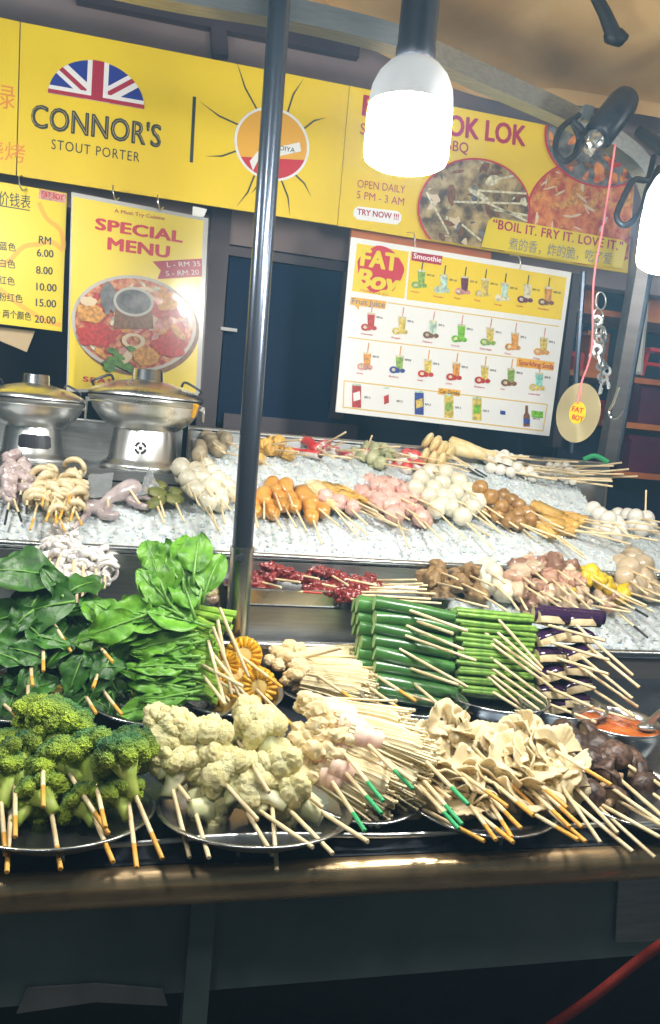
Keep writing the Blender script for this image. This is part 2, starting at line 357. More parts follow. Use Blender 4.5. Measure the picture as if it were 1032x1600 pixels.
# ice basin behind the ledge, its back is the lower tray's front
bs = thing('ice_tray', 'lowest steel ice basin holding meat chunks right behind the vegetable bench', 'tray', (.6, 1.43, .98), 'stainless steel ice trays')
b = MB(); b.box(((XL+XRR)/2, (YL+YR)/2, .975), (XRR-XL, YR-YL, .012)); part('tray_floor', b, ['steel'], bs, False)
b = MB(); b.box(((XL+XRR)/2, YR-.004, (ZR+.98)/2-.01), (XRR-XL, .008, ZR-.98)); part('back_panel', b, ['brush'], bs, False)
pd = Py(338, 905, 1.42)
b = MB(); b.add([(pd.x, YL+.01, .985), (pd.x, YR-.01, .985), (pd.x, YR-.01, ZR-.01), (pd.x, YL+.01, ZL+.045)], [(0, 1, 2, 3)])
b.add([(pd.x+.006, YL+.01, .985), (pd.x+.006, YR-.01, .985), (pd.x+.006, YR-.01, ZR-.01), (pd.x+.006, YL+.01, ZL+.045)], [(3, 2, 1, 0)])
b.tube([(pd.x+.003, YR-.012, ZR-.008), (pd.x+.003, YL+.008, ZL+.047)], .005, 8)
part('divider', b, ['brush'], bs, False)

def icefield(name, xa, xb, ya, za, yb, zb_, label, nu, nv, bulge=.012, rag=0.0):
    L = V((0, yb-ya, zb_-za)); nrm = V((0, -L.z, L.y)).normalized()
    vs = []
    def fn(u, v):
        x = xa+(xb-xa)*u; p = V((x, ya, za))+L*v
        h = bulge*math.sin(PI*min(1, v*1.05))**.5 if 0 < v < 1 else 0
        c = noise.cell(V((x*210, v*L.length*210, 3.3)))
        h += .0016*(c-.5)+.006*noise.noise(V((x*18, v*6, 2.1)))*.7+.003*noise.noise(V((x*160, v*L.length*160, .4)))
        if u in (0, 1) or v in (0, 1): h = -.004
        j = .002
        return p+nrm*h+V((j*noise.noise(V((x*400, v*90, 1))), j*noise.noise(V((x*400, v*90, 8))), 0))
    b = MB(); b.grid(fn, nu, nv); q_ = random.Random(nu)
    for _ in range(int(abs(xb-xa)*L.length*6000)):
        v = fn(q_.uniform(.004, .996), q_.uniform(.03, .97)); s_ = q_.uniform(.0015, .0036); X = Matrix.Rotation(q_.uniform(0, 6.3), 3, V((q_.uniform(-1, 1), q_.uniform(-1, 1), q_.uniform(-1, 1))).normalized())
        k = [q_.uniform(.6, 1.3) for _ in range(3)]; b.box(v+nrm*.0006, (2*s_*k[0], 2*s_*k[1], 1.3*s_*k[2]), 0, X)
    return solo(name, b, ['ice'], label, 'ice', kind='stuff', smooth=True, sharp=.8)
XSPL = Py(292, 700, YB).x          # where the upper tray starts, right of the pots
XE2 = 1.42; xe3 = Py(925, 800, YM).x
icefield('crushed_ice', XL, XE2, YR+.008, ZR-.006, YM-.004, ZM-.022, 'wide bed of crushed ice in the middle steel tray', 460, 44)
icefield('crushed_ice', XSPL+.01, xe3+.02, YM+.008, ZM-.006, YB-.006, ZB-.022, 'upper bed of crushed ice right of the steamboat pots', 330, 44)
icefield('crushed_ice', Py(690, 960, 1.42).x, XRR, YL+.016, ZL-.004, YR-.01, ZR-.06, 'lowest bed of crushed ice under the meat chunks', 240, 34)

t2 = thing('ice_tray', 'middle steel ice tray running the whole stall width with fish balls', 'tray', (.4, 1.5, 1.1), 'stainless steel ice trays')
b = MB(); b.tube([(XL, YR, ZR), (XE2+.02, YR, ZR)], .006, 10); part('front_rim', b, ['steel'], t2)
b = MB(); b.add([(XL, YR+.006, ZR-.03), (XE2+.02, YR+.006, ZR-.03), (XE2+.02, YM, ZM-.045), (XL, YM, ZM-.045)], [(0, 1, 2, 3)]); part('tray_floor', b, ['steel'], t2, False)
b = MB(); b.box(((XL+XE2)/2, YM-.002, ZM-.022), (XE2-XL, .005, .05)); part('back_panel', b, ['brush'], t2, False)
b = MB(); b.tube([(XE2+.02, YR, ZR), (XE2+.02, YM, ZM)], .006, 8); part('side_rim', b, ['steel'], t2)
t3 = thing('ice_tray', 'uppermost steel ice tray under the white drinks menu', 'tray', (.7, 1.7, 1.2), 'stainless steel ice trays')
xe3b = Py(950, 727, YB).x
b = MB(); b.tube([(XSPL, YM, ZM), (xe3+.03, YM, ZM)], .005, 10); part('front_rim', b, ['steel'], t3)
b = MB(); b.add([(XSPL, YM+.006, ZM-.03), (xe3+.03, YM+.006, ZM-.03), (xe3b, YB, ZB-.045), (XSPL, YB, ZB-.045)], [(0, 1, 2, 3)]); part('tray_floor', b, ['steel'], t3, False)
b = MB(); b.tube([(XSPL, YB, ZB), (xe3b, YB, ZB)], .006, 10)
b.box(((XSPL+xe3b)/2, YB+.001, ZB-.05), (xe3b-XSPL, .006, .1)); part('back_panel', b, ['brush'], t3, False)
for xa, xc in ((XSPL, XSPL), (xe3+.03, xe3b)):
    b = MB(); b.add([(xa, YM, ZM), (xc, YB, ZB), (xc, YB, ZB-.1), (xa, YM, ZM-.06), (xa+.006, YM, ZM), (xc+.006, YB, ZB), (xc+.006, YB, ZB-.1), (xa+.006, YM, ZM-.06)], [(0, 1, 2, 3), (7, 6, 5, 4), (0, 4, 5, 1), (3, 2, 6, 7), (0, 3, 7, 4)])
    part('side_panel', b, ['brush'], t3, False)
# pot shelf on the left
ZSH = 1.262
sh = thing('steel_shelf', 'raised steel shelf carrying the two steamboat pots', 'shelf', (-.3, 1.8, 1.2))
b = MB(); b.box(((XL+XSPL)/2, 1.84, ZSH-.01), (XSPL-XL-.01, .28, .02)); part('shelf_top', b, ['brush'], sh, False)
b = MB(); b.box(((XL+XSPL)/2, 1.982, ZSH+.04), (XSPL-XL-.01, .008, .1)); b.tube([(XL, 1.978, ZSH+.092), (XSPL-.01, 1.978, ZSH+.092)], .004, 8); part('backsplash', b, ['brush'], sh, False)

# ---------------------------------------------------------------- back of the stall
b = MB(); b.box((.5, 3.2, 1.3), (6, .1, 2.6)); bw = solo('back_wall', b, ['navy'], 'dark navy back wall inside the stall', 'wall', smooth=False)
b = MB(); b.box((.2, 2.36, 2.66), (4.6, .06, 1.5)); solo('upper_wall', b, ['plum'], 'plum brown upper wall above the yellow banner', 'wall', smooth=False)
# beams on the upper wall
bt = thing('roof_beam', 'dark slanting beam on the plum wall above the banner', 'beam', (0, 2.66, 2.6))
b = MB(); p0, p1 = Py(120, -6, 2.31), Py(560, 84, 2.31); b.tube([p0, p1], .022, 4, rot=PI/4); part('beam_bar', b, ['frame'], bt, False)
b = MB(); p0, p1 = Py(338, 0, 2.315), Py(344, 90, 2.315); b.tube([p0, p1], .03, 4, rot=PI/4); part('beam_post', b, ['frame'], bt, False)
# window behind: plum post, frames, dark glass
wn = thing('window', 'tall dark window with purple frame behind the steel pole', 'window', Py(370, 560, 2.3))
def ybox(mb, x0, x1, y0, y1, yy, t, mi=0):
    a, c = Py((x0+x1)/2, y0, yy), Py((x0+x1)/2, y1, yy); xa, xb = Py(x0, (y0+y1)/2, yy).x, Py(x1, (y0+y1)/2, yy).x
    mb.box(((xa+xb)/2, yy+t/2, (a.z+c.z)/2), (xb-xa, t, a.z-c.z), mi)
b = MB(); ybox(b, 318, 349, 300, 720, 2.28, .05); part('frame_post', b, ['frame'], wn, False)
b = MB(); ybox(b, 349, 560, 398, 412, 2.285, .04); ybox(b, 349, 560, 655, 680, 2.285, .04); ybox(b, 528, 548, 412, 655, 2.285, .04); part('frame_rail', b, ['frame'], wn, False)
b = MB(); ybox(b, 349, 560, 405, 670, 2.31, .01); part('pane', b, ['glass_dark'], wn, False)
b = MB(); ybox(b, 349, 600, 318, 398, 2.29, .03); part('panel', b, ['plum'], wn, False)
b = MB(); ybox(b, 345, 371, 512, 517, 2.268, .012); solo('small_lamp', b, ['plug'], 'tiny white strip lamp on the dark window frame', 'lamp', smooth=False)
# orange board behind the drinks menu
b = MB(); ybox(b, 548, 770, 362, 398, 2.06, .02); solo('signboard', b, ['orange'], 'orange board peeping out between yellow banner and drinks menu', 'board', smooth=False)
b = MB(); ybox(b, 690, 712, 640, 760, 2.3, .04); solo('door_post', b, ['frame'], 'slim plum post below the drinks menu board', 'post', smooth=False)
b = MB(); ybox(b, 880, 893, 425, 700, 2.3, .04); solo('door_post', b, ['frame'], 'slim plum post right of the drinks menu board', 'post', smooth=False)
# shelves of the neighbouring stall, right
sf = thing('wall_shelf', 'dark shelf unit with orange light painted on its boards behind the right post', 'shelf', Py(1000, 600, 2.5))
b = MB()
for (x0, x1, yy) in ((890, 1110, 492), (890, 1110, 590), (940, 1110, 664), (960, 1110, 742)):
    ybox(b, x0, x1, yy, yy+9, 2.42, .2)
part('shelf_board', b, ['orange'], sf, False)  # orange light on the shelves put into the board colour
b = MB(); ybox(b, 870, 1200, 420, 1000, 2.64, .03); part('back_board', b, ['navy'], sf, False)
for i, (x0, x1, y0, y1, m, l) in enumerate([(872, 902, 455, 491, 'orange', 'small orange carton at the left end of the top shelf'), (906, 935, 448, 491, 'orange', 'tall orange carton beside the red bag'),
        (1012, 1050, 455, 497, 'orange', 'orange carton at the right edge beside the hung sheet'), (896, 912, 552, 590, 'redbox', 'small red carton on the second shelf'), (984, 1040, 684, 742, 'magenta', 'added dark magenta block for the red glow low on the shelves'), (1000, 1040, 604, 664, 'magenta', 'added dark magenta block for the red glow under the red stool'), (952, 968, 628, 664, 'redbox', 'small red carton on the third shelf by the hook'), (920, 950, 520, 586, 'orange', 'slanting orange carton on the second shelf behind the keys')]):
    b = MB(); ybox(b, x0, x1, y0, y1, 2.46, .07); 
    o = thing('carton', l, 'box', b.v[0], 'cartons on the shelves'); part('box_body', b, [m], o, False)
    b = MB(); ybox(b, x0-1, x1+1, y0-2, y0+5, 2.455, .08); part('box_lid', b, [m], o, False)
p = Py(893, 470, 2.43)
b = MB(); b.ball(p, (.022, .02, .04), 3, .3, 2); solo('red_bag', b, ['redbox'], 'crumpled red bag between two orange cartons on the shelf', 'bag')
p = Py(1022, 565, 2.44); st = thing('stool', 'red plastic stool standing on the second shelf', 'stool', p)
b = MB(); b.box(p+V((0, 0, .035)), (.085, .07, .012)); part('seat', b, ['redbox'], st, False)
for sx in (-1, 1):
    b = MB(); b.tube([p+V((sx*.03, 0, .03)), p+V((sx*.042, 0, -.052))], .009, 4, rot=.78); part('leg', b, ['redbox'], st, False)
b = MB(); b.box(p+V((0, 0, -.01)), (.07, .02, .01)); part('stretcher', b, ['redbox'], st, False)

# ---------------------------------------------------------------- canopy and its frame
def cz(px, py, z): return Pp(px, py, (0, 0, z), (0, 0, 1))
ed = [cz(440, -70, 2.5), cz(520, 12, 2.49), cz(600, 62, 2.47), cz(700, 112, 2.45), cz(790, 138, 2.42), cz(880, 140, 2.41), cz(960, 150, 2.4), cz(1060, 168, 2.4), cz(1300, 230, 2.4)]
edge = bez(ed, 6)
can = thing('canopy', 'tan tarpaulin canopy sagging over the stall at upper right', 'canopy', (1, 1.5, 2.45))
b = MB(); n = len(edge)
def cf(u, v):
    e = edge[min(n-1, int(round(u*(n-1))))]; s = v*1.25
    sag = .035*math.sin(u*17)*math.sin(PI*min(1, v*1.4))+.012*noise.noise(V((u*9, v*6, 0)))
    return V((e.x+.1*v, e.y-s, e.z+.16*v+sag))
b.grid(cf, n-1, 24); part('canopy_cloth', b, ['tarp'], can)
b = MB()
b.grid(lambda u, v: edge[min(n-1, int(round(u*(n-1))))]+V((0, .004-.006*v, .01-.05*v)), n-1, 2); part('hem', b, ['tarp'], can)
b = MB(); b.tube([P(928, -12, 1.75), P(945, 20, 1.77), P(962, 62, 1.8)], [.012, .014, .018], 8); b.ball(P(963, 58, 1.8), (.03, .02, .02), 2, .3); part('tie_strap', b, ['rubber'], can)

fr = thing('scaffold_pipe', 'square steel pipe frame bending from the pole to the right post', 'frame', (.5, 1.4, 2.1))
pp = [Py(150, -34, 1.42), Py(282, -6, 1.42), Py(418, 16, 1.42), Py(520, 37, 1.42), Py(628, 66, 1.42), P(678, 88, 1.46), P(780, 134, 1.56), P(885, 181, 1.66), P(960, 222, 1.74), P(1003, 262, 1.8), P(1022, 310, 1.83), P(1022, 350, 1.86)]
b = MB(); b.tube(bez(pp, 5), .026, 4, rot=PI/4, up=V((0, 0, 1))); part('top_pipe', b, ['brush'], fr, False)
bq, tq = Py(947, 722, 1.9), Py(1014, 330, 1.9)
b = MB(); X = frame((tq-bq)); b.box((bq+tq)/2, ((tq-bq).length, .036, .036), X=X.to_3x3()); part('right_post', b, ['face'], fr, False)
bq, tq = Py(963, 722, 1.93), Py(1032, 330, 1.93)
b = MB(); b.tube([bq, tq], .01, 8); part('rear_post', b, ['pole'], fr)
bq, tq = Py(893, 708, 1.95), Py(912, 425, 1.95)
b = MB(); b.tube([bq, tq], .008, 8); part('thin_post', b, ['pole'], fr)

pl = thing('steel_pole', 'shiny round steel pole standing in a bolted sleeve before the signs', 'pole', (.2, 1.36, 1.0))
pt, pb = Py(440, -40, 1.36), Py(379, 858, 1.36); dn = (pb-pt).normalized()
b = MB(); b.tube([pt, pb], .0178, 28); part('upper_tube', b, ['pole'], pl)
pb2 = Py(370, 990, 1.36)
b = MB(); b.tube([pb-dn*.002, pb2], .0205, 28); b.tube([pb-dn*.004, pb+dn*.004], .0213, 28); part('sleeve', b, ['steel'], pl)
c = Py(375, 872, 1.338)
b = MB(); b.tube([c, c+V((0, -.008, 0))], .0075, 6); b.tube([c+V((0, -.008, 0)), c+V((0, -.012, 0))], .004, 8); part('bolt', b, ['dark_steel'], pl, False)

# ---------------------------------------------------------------- lamps
def bulb(px, py, d, rpx, label, sock_top, lamp_h=1.0, glass='lamp'):
    c = P(px, py, d); s = d/FPX; r = rpx*s
    t = thing('hanging_bulb', label, 'lamp', c, 'lit bulbs hanging from the frame')
    h = .66*r*lamp_h; hu = .64*r
    b = MB(); pr = [(0, -h), (r*.5, -h*.985), (r*.82, -h*.93), (r*.96, -h*.8), (r, -h*.6), (r, h*.7), (r*.985, h)]
    b.lathe(pr, 40, X=Matrix.Translation(c)); part('diffuser', b, [glass], t, sharp=3)
    b = MB(); pr = [(r*.99, h*1.002), (r*.985, h+hu*.35), (r*.95, h+hu*.7), (r*.82, h+hu*1.15), (r*.62, h+hu*1.5), (r*.5, h+hu*1.62)]
    b.lathe(pr, 40, X=Matrix.Translation(c)); part('housing', b, ['housing'], t, sharp=3)
    b = MB(); k = sock_top; pr = [(0, h+hu*1.5), (r*.46, h+hu*1.5), (r*.47, h+hu*2.1), (r*.45, h+hu*2.2), (r*.45, k-.01), (r*.42, k), (0, k)]
    b.lathe(pr, 28, X=Matrix.Translation(c)); part('socket', b, ['black'], t)
    return t, c
t, cb = bulb(637, 216, .98, 66, 'lit white bulb in black socket hanging before the red lettering', .3)
t, cb2 = bulb(1070, 378, 1.06, 68, 'lit white bulb cut by the right edge beside the post', .3)
t, cb3 = bulb(-330, 60, 1.05, 66, 'lit white bulb further along the frame beyond the price list', .3)
def bulb_at(x, y, z, label):
    c = V((x, y, z)); e = c-EYE; d = e.dot(FW)
    return bulb(516+FPX*e.dot(RT)/d, 800-FPX*e.dot(UP)/d, d, .052/d*FPX, label, .25, lamp_h=1.7, glass='lamp_dim')
bulb_at(-.2, .42, 2.0, 'lit white bulb over the customers left of the stall')
bulb_at(1.95, .95, 2.08, 'added unseen bulb under the canopy beyond the right post')  # out of view, added to brighten the tarp and right shelves
bulb_at(.75, .5, 2.0, 'lit white bulb over the customers right of the stall')
# black lamp holder lying on the frame, with cables
lh = thing('lamp_holder', 'empty black lamp holder clamped askew on the frame beside the disc', 'lamp holder', P(955, 185, 1.6))
a, c = P(968, 168, 1.6), P(935, 212, 1.58); x = (c-a).normalized()
b = MB(); b.tube([a-x*.035, a-x*.03, a-x*.012, c, c+x*.006], [.012, .026, .031, .031, .026], 18); part('socket', b, ['black'], lh)
b = MB(); b.ball(c+x*.02, (.02, .02, .022), 3, .3, 3); part('bulb_neck', b, ['tin'], lh)
b = MB(); b.box(P(918, 178, 1.6), (.02, .012, .03)); part('clamp', b, ['brush'], lh, False)
b = MB(); b.tube(bez([P(905, 180, 1.6), P(878, 200, 1.56), P(868, 232, 1.54), P(880, 252, 1.54), P(900, 240, 1.56), P(912, 208, 1.58), P(895, 190, 1.58), P(905, 215, 1.6), P(900, 238, 1.6)], 6), .006, 8)
solo('coiled_cable', b, ['rubber'], 'black cable loop hanging left of the empty lamp holder', 'cable')
b = MB(); b.tube(bez([P(1022, 245, 1.6), P(1012, 280, 1.55), P(990, 282, 1.54), P(972, 315, 1.54), P(964, 340, 1.54), P(978, 352, 1.54), P(1002, 330, 1.55), P(1012, 295, 1.57), P(1030, 262, 1.6)], 6), .006, 8)
solo('coiled_cable', b, ['rubber'], 'black cable loop hanging by the right bulb', 'cable')
b = MB(); b.tube(bez([P(1000, 205, 1.6), P(1020, 222, 1.58), P(1045, 235, 1.56), P(1080, 230, 1.5)], 5), .014, 8); solo('power_cable', b, ['rubber'], 'thick black cable end over the frame at the right edge', 'cable')
b = MB(); b.tube(bez([P(858, 1606, 1.05), P(930, 1556, 1.03), P(1000, 1500, 1.02), P(1060, 1458, 1.0)], 5), .0065, 10); solo('power_cable', b, ['redcable'], 'red cable running slantwise below the counter', 'cable')

# ---------------------------------------------------------------- signs
class Sign:
    """a flat rectangular board; flat prints are laid on it a hair proud, addressed by photo pixel on the board's own plane"""
    def __init__(s, name, label, cat, corners, pt, nrm, m, thick=.006, group=None, bodyname='panel', grow=None):
        s.pt = V(pt); s.n = V(nrm).normalized()
        if s.n.dot(EYE-s.pt) < 0: s.n = -s.n
        w = [s.px(*c) for c in corners]; s.c = sum(w, V())/4
        s.ux = (w[2]-w[3]).normalized(); s.uy = s.n.cross(s.ux).normalized()
        s.o = thing(name, label, cat, s.c, group)
        b = MB(); b.add(w+[p-s.n*thick for p in w], [(0, 1, 2, 3), (7, 6, 5, 4), (0, 4, 5, 1), (1, 5, 6, 2), (2, 6, 7, 3), (3, 7, 4, 0)])
        part(bodyname, b, [m], s.o, False); s.k = 0
    def px(s, x, y): return Pp(x, y, s.pt, s.n)
    def poly(s, mb, pts, mi=0, k=1):
        mb.add([s.px(*p)+s.n*.0006*k for p in pts], [tuple(range(len(pts)))], mi)
    def disc(s, mb, x, y, rx, ry=None, mi=0, k=1, n=40, a0=0, a1=2*PI, inner=0, wob=0, seed=0):
        c = s.px(x, y); ex = (s.px(x+rx, y)-c).length; ey = (s.px(x, y-(ry or rx))-c).length
        def q(g, f=1):
            f *= 1+wob*noise.noise(V((math.cos(g)*2+seed*7, math.sin(g)*2, seed)))
            return c+s.ux*math.cos(g)*ex*f+s.uy*math.sin(g)*ey*f+s.n*.0006*k
        gs = [a0+(a1-a0)*i/n for i in range(n+(0 if a1-a0 > 6.28 else 1))]
        if inner:
            m = len(gs); mb.add([q(g) for g in gs]+[q(g, inner) for g in gs], [(i, (i+1) % m, m+(i+1) % m, m+i) for i in range(m if a1-a0 > 6.28 else m-1)], mi)
        else: mb.add([q(g) for g in gs], [tuple(range(len(gs)))], mi)
    def line(s, mb, pts, wpx, mi=0, k=1, taper=False):
        w = [s.px(*p) for p in pts]; sc = depth(w[0])/FPX*wpx/2
        for i in range(len(w)-1):
            t = (w[i+1]-w[i]).normalized(); sd = s.n.cross(t)*sc; h = s.n*.0006*k
            e = sd*(.1 if taper and i == len(w)-2 else 1)
            mb.add([w[i]-sd+h, w[i+1]-e+h, w[i+1]+e+h, w[i]+sd+h], [(0, 1, 2, 3)], mi)
    def flush(s, name, mb, mats): return part(name, mb, mats, s.o, False)
    def text(s, body, x, y, hpx, m, x2=None, y2=None, bold=0.0, k=2, name='lettering', align='L', shear=0, rot=None, track=1.0):
        """baseline left end at pixel x, y; capital height hpx; stretched to end at pixel x2"""
        cu = bpy.data.curves.new('t', 'FONT'); cu.body = body; cu.offset = min(0, bold); cu.shear = shear; cu.space_character = track; cu.resolution_u = 3
        ob = bpy.data.objects.new('t', cu); COL.objects.link(ob)
        bpy.context.view_layer.update()
        me = bpy.data.meshes.new_from_object(ob.evaluated_get(bpy.context.evaluated_depsgraph_get()))
        bpy.data.objects.remove(ob); bpy.data.curves.remove(cu)
        if not me.vertices: return
        xs = [v.co.x for v in me.vertices]; x0, x1 = min(xs), max(xs)
        p0 = s.px(x, y); sc = (s.px(x, y-hpx)-p0).length/.72; sx = sc; ux, uy = s.ux, s.uy
        if x2 is not None:
            p1 = s.px(x2, y if y2 is None else y2)
            if y2 is not None:
                ux = (p1-p0).normalized(); uy = s.n.cross(ux)
                sx = (p1-p0).length/(x1-x0)
            else: sx = abs((p1-p0).dot(s.ux))/(x1-x0)
        elif align == 'C': p0 = p0-ux*sc*(x1-x0)/2
        for v in me.vertices: v.co = p0+ux*(v.co.x-x0)*sx+uy*v.co.y*sc+s.n*.0006*k-s.c
        if bold > 0:
            n0 = len(me.vertices); base = [v.co.copy() for v in me.vertices]; fs = [list(p.vertices) for p in me.polygons]; vs = list(base)
            for j, (dx, dy) in enumerate(((1, 0), (-1, 0), (.7, .6), (-.7, -.6), (.7, -.6), (-.7, .6))):
                o_ = len(vs); vs += [v+ux*dx*bold*sx+uy*dy*bold*sc-s.n*.00005*(j+1) for v in base]; fs += [[i+o_ for i in f] for f in fs[:len(me.polygons)]]
            me = bpy.data.meshes.new(name); me.from_pydata(vs, [], fs)
        me.name = name; me.materials.clear(); me.materials.append(M[m])
        for p in me.polygons: p.material_index = 0
        return link(name, me, s.o)
z1 = lambda x, y: (x/1.985, y/1.985)
z2 = lambda x, y: (512+x/1.985, y/1.985)
z3 = lambda x, y: (x/2.457, 280+y/2.457)
z4 = lambda x, y: (512+x/1.985, 350+y/1.985)
def clip(poly, conv):
    out = poly
    for i in range(len(conv)):
        a, b = conv[i], conv[(i+1) % len(conv)]; inp, out = out, []
        ins = lambda p: (b[0]-a[0])*(p[1]-a[1])-(b[1]-a[1])*(p[0]-a[0]) >= -1e-9
        for j in range(len(inp)):
            p, q = inp[j-1], inp[j]
            if ins(p) != ins(q):
                dx, dy = q[0]-p[0], q[1]-p[1]; den = (b[0]-a[0])*dy-(b[1]-a[1])*dx
                t = ((b[1]-a[1])*(p[0]-a[0])-(b[0]-a[0])*(p[1]-a[1]))/den
                out.append((p[0]+dx*t, p[1]+dy*t))
            if ins(q): out.append(q)
        if not out: return []
    return out

BP, BNRM = (0, YBN, 0), (0, -1, 0)
# banner, three panels
s = Sign('banner_panel', 'yellow banner panel with red lettering cut off by the left edge', 'banner', [(-160, -8), (31, 34), (25, 274), (-160, 246)], BP, BNRM, 'yellow', group='yellow banner panels')
s.text('绿', -16, 163, 30, 'orangeink'); s.text('烧烤', -26, 243, 24, 'orangeink'); s.text('碌碌', -100, 140, 34, 'orangeink')
s = Sign('banner_panel', 'yellow banner panel with half round flag emblem and stout porter lettering', 'banner', [(33, 34.5), (546, 134), (527, 352), (27, 274.5)], BP, BNRM, 'yellow', group='yellow banner panels')
# half-round flag emblem: centre of its flat side and radius
c0, rr = z1(301, 314), None
ce = s.px(*c0); ra = (s.px(*z1(450, 341))-s.px(*z1(152, 290))).length/2; eu = (s.px(*z1(450, 341))-s.px(*z1(152, 290))).normalized(); ev = s.n.cross(eu); rv = (s.px(*z1(310, 188))-ce).length*.98
half = [(math.cos(PI*i/32), math.sin(PI*i/32)) for i in range(33)]
b = MB()
def fl(poly, mi, k):
    q = clip(poly, half)
    if len(q) > 2: b.add([ce+eu*x*ra+ev*y*rv+s.n*.0006*k for x, y in q], [tuple(range(len(q)))], mi)
fl([(-2, -1), (2, -1), (2, 2), (-2, 2)], 0, 1)
for sg in (-1, 1):
    d = V((sg*math.cos(.72), math.sin(.72))); nn = V((-d.y, d.x)); kk = 0 if sg < 0 else .3
    def band(o0, o1, s0=0, s1=2): return [tuple(d*s0+nn*o0), tuple(d*s1+nn*o0), tuple(d*s1+nn*o1), tuple(d*s0+nn*o1)][::1]
    fl(band(-.17, .17), 1, 2+kk); fl(band(-.04, .07, .3), 2, 3+kk)
fl([(-.22, -1), (.22, -1), (.22, 2), (-.22, 2)], 1, 4)
fl([(-2, -1), (2, -1), (2, .2), (-2, .2)], 1, 4.5)
fl([(-.12, -1), (.12, -1), (.12, 2), (-.12, 2)], 2, 5.2); fl([(-2, -1), (2, -1), (2, .1), (-2, .1)], 2, 5.6)
s.flush('flag_emblem', b, ['blue', 'white', 'crimson'])
a, e = z1(98, 393), z1(497, 455)
s.text("CONNOR'S", *a, 37, 'ink', x2=e[0], y2=e[1]+1, bold=.03, track=1.02)
s.text("CONNOR'S", *a, 37, 'goldline', x2=e[0], y2=e[1]+1, bold=-.04, k=3, track=1.02)
a, e = z1(160, 462), z1(433, 503)
s.text('STOUT PORTER', *a, 16, 'ink', x2=e[0], y2=e[1], track=1.15)
b = MB(); s.line(b, [z1(604, 300), z1(594, 504)], 5.2); s.flush('divider_line', b, ['ink'])
b = MB(); cx, cy = z1(845, 448)
for (x, y, l) in [(735, 192, 800), (620, 315, 705), (640, 485, 730), (735, 640, 780), (942, 245, 905), (1012, 365, 940), (965, 610, 905), (900, 670, 870), (780, 600, 800)]:
    tx, ty = z1(x, y); vx, vy = tx-cx, ty-cy; n_ = math.hypot(vx, vy); bx, by = cx+vx/n_*56, cy+vy/n_*56
    mx, my = (bx+tx)/2+vy/n_*4, (by+ty)/2-vx/n_*4
    s.line(b, [(bx, by), (mx, my), (tx, ty)], 2.6, taper=True)
s.flush('crack_lines', b, ['ink'])
b = MB(); s.disc(b, cx, cy, 56, 56, 1, 1); s.disc(b, cx, cy, 58, 58, 0, 2, inner=.93); s.disc(b, cx, cy, 54, 54, 2, 2, a0=-2.6, a1=-.3)
s.flush('round_emblem', b, ['paper', 'gold', 'red'])
b = MB(); s.poly(b, [z1(775, 500), z1(800, 470), z1(930, 442), z1(934, 470), z1(800, 500), z1(785, 530)], 0, 3); s.flush('ribbon', b, ['paper'])
s.text('DIYA', *z1(868, 466), 7.5, 'ink', x2=z1(915, 0)[0], k=4, bold=.01)

s = Sign('banner_panel', 'yellow banner panel with round food photos and red lok lok lettering', 'banner', [(547, 134), (996, 224), (981, 427), (528, 352.5)], BP, BNRM, 'yellow', group='yellow banner panels')
s.text('F', *z2(108, 357), 33, 'crimson', bold=.03); a, e = z2(372, 418), z2(611, 453)
s.text('OK LOK', *a, 33, 'crimson', x2=e[0], y2=e[1], bold=.035)
s.text('S', *z2(100, 415), 18, 'crimson'); a, e = z2(366, 464), z2(435, 476); s.text('BBQ', *a, 17, 'crimson', x2=e[0], y2=e[1], bold=.005)
a, e = z2(92, 581), z2(240, 600); s.text('OPEN DAILY', *a, 12.5, 'crimson', x2=e[0], y2=e[1])
a, e = z2(90, 615), z2(236, 638); s.text('5 PM - 3 AM', *a, 12.5, 'crimson', x2=e[0], y2=e[1])
b = MB(); q = [z2(95, 640), z2(218, 655), z2(230, 668), z2(228, 685), z2(215, 697), z2(92, 681), z2(80, 668), z2(82, 650)]; s.poly(b, q); s.flush('white_pill', b, ['white'])
a, e = z2(92, 665), z2(220, 682); s.text('TRY NOW !!!', *a, 9.5, 'crimson', x2=e[0], y2=e[1], bold=.025)
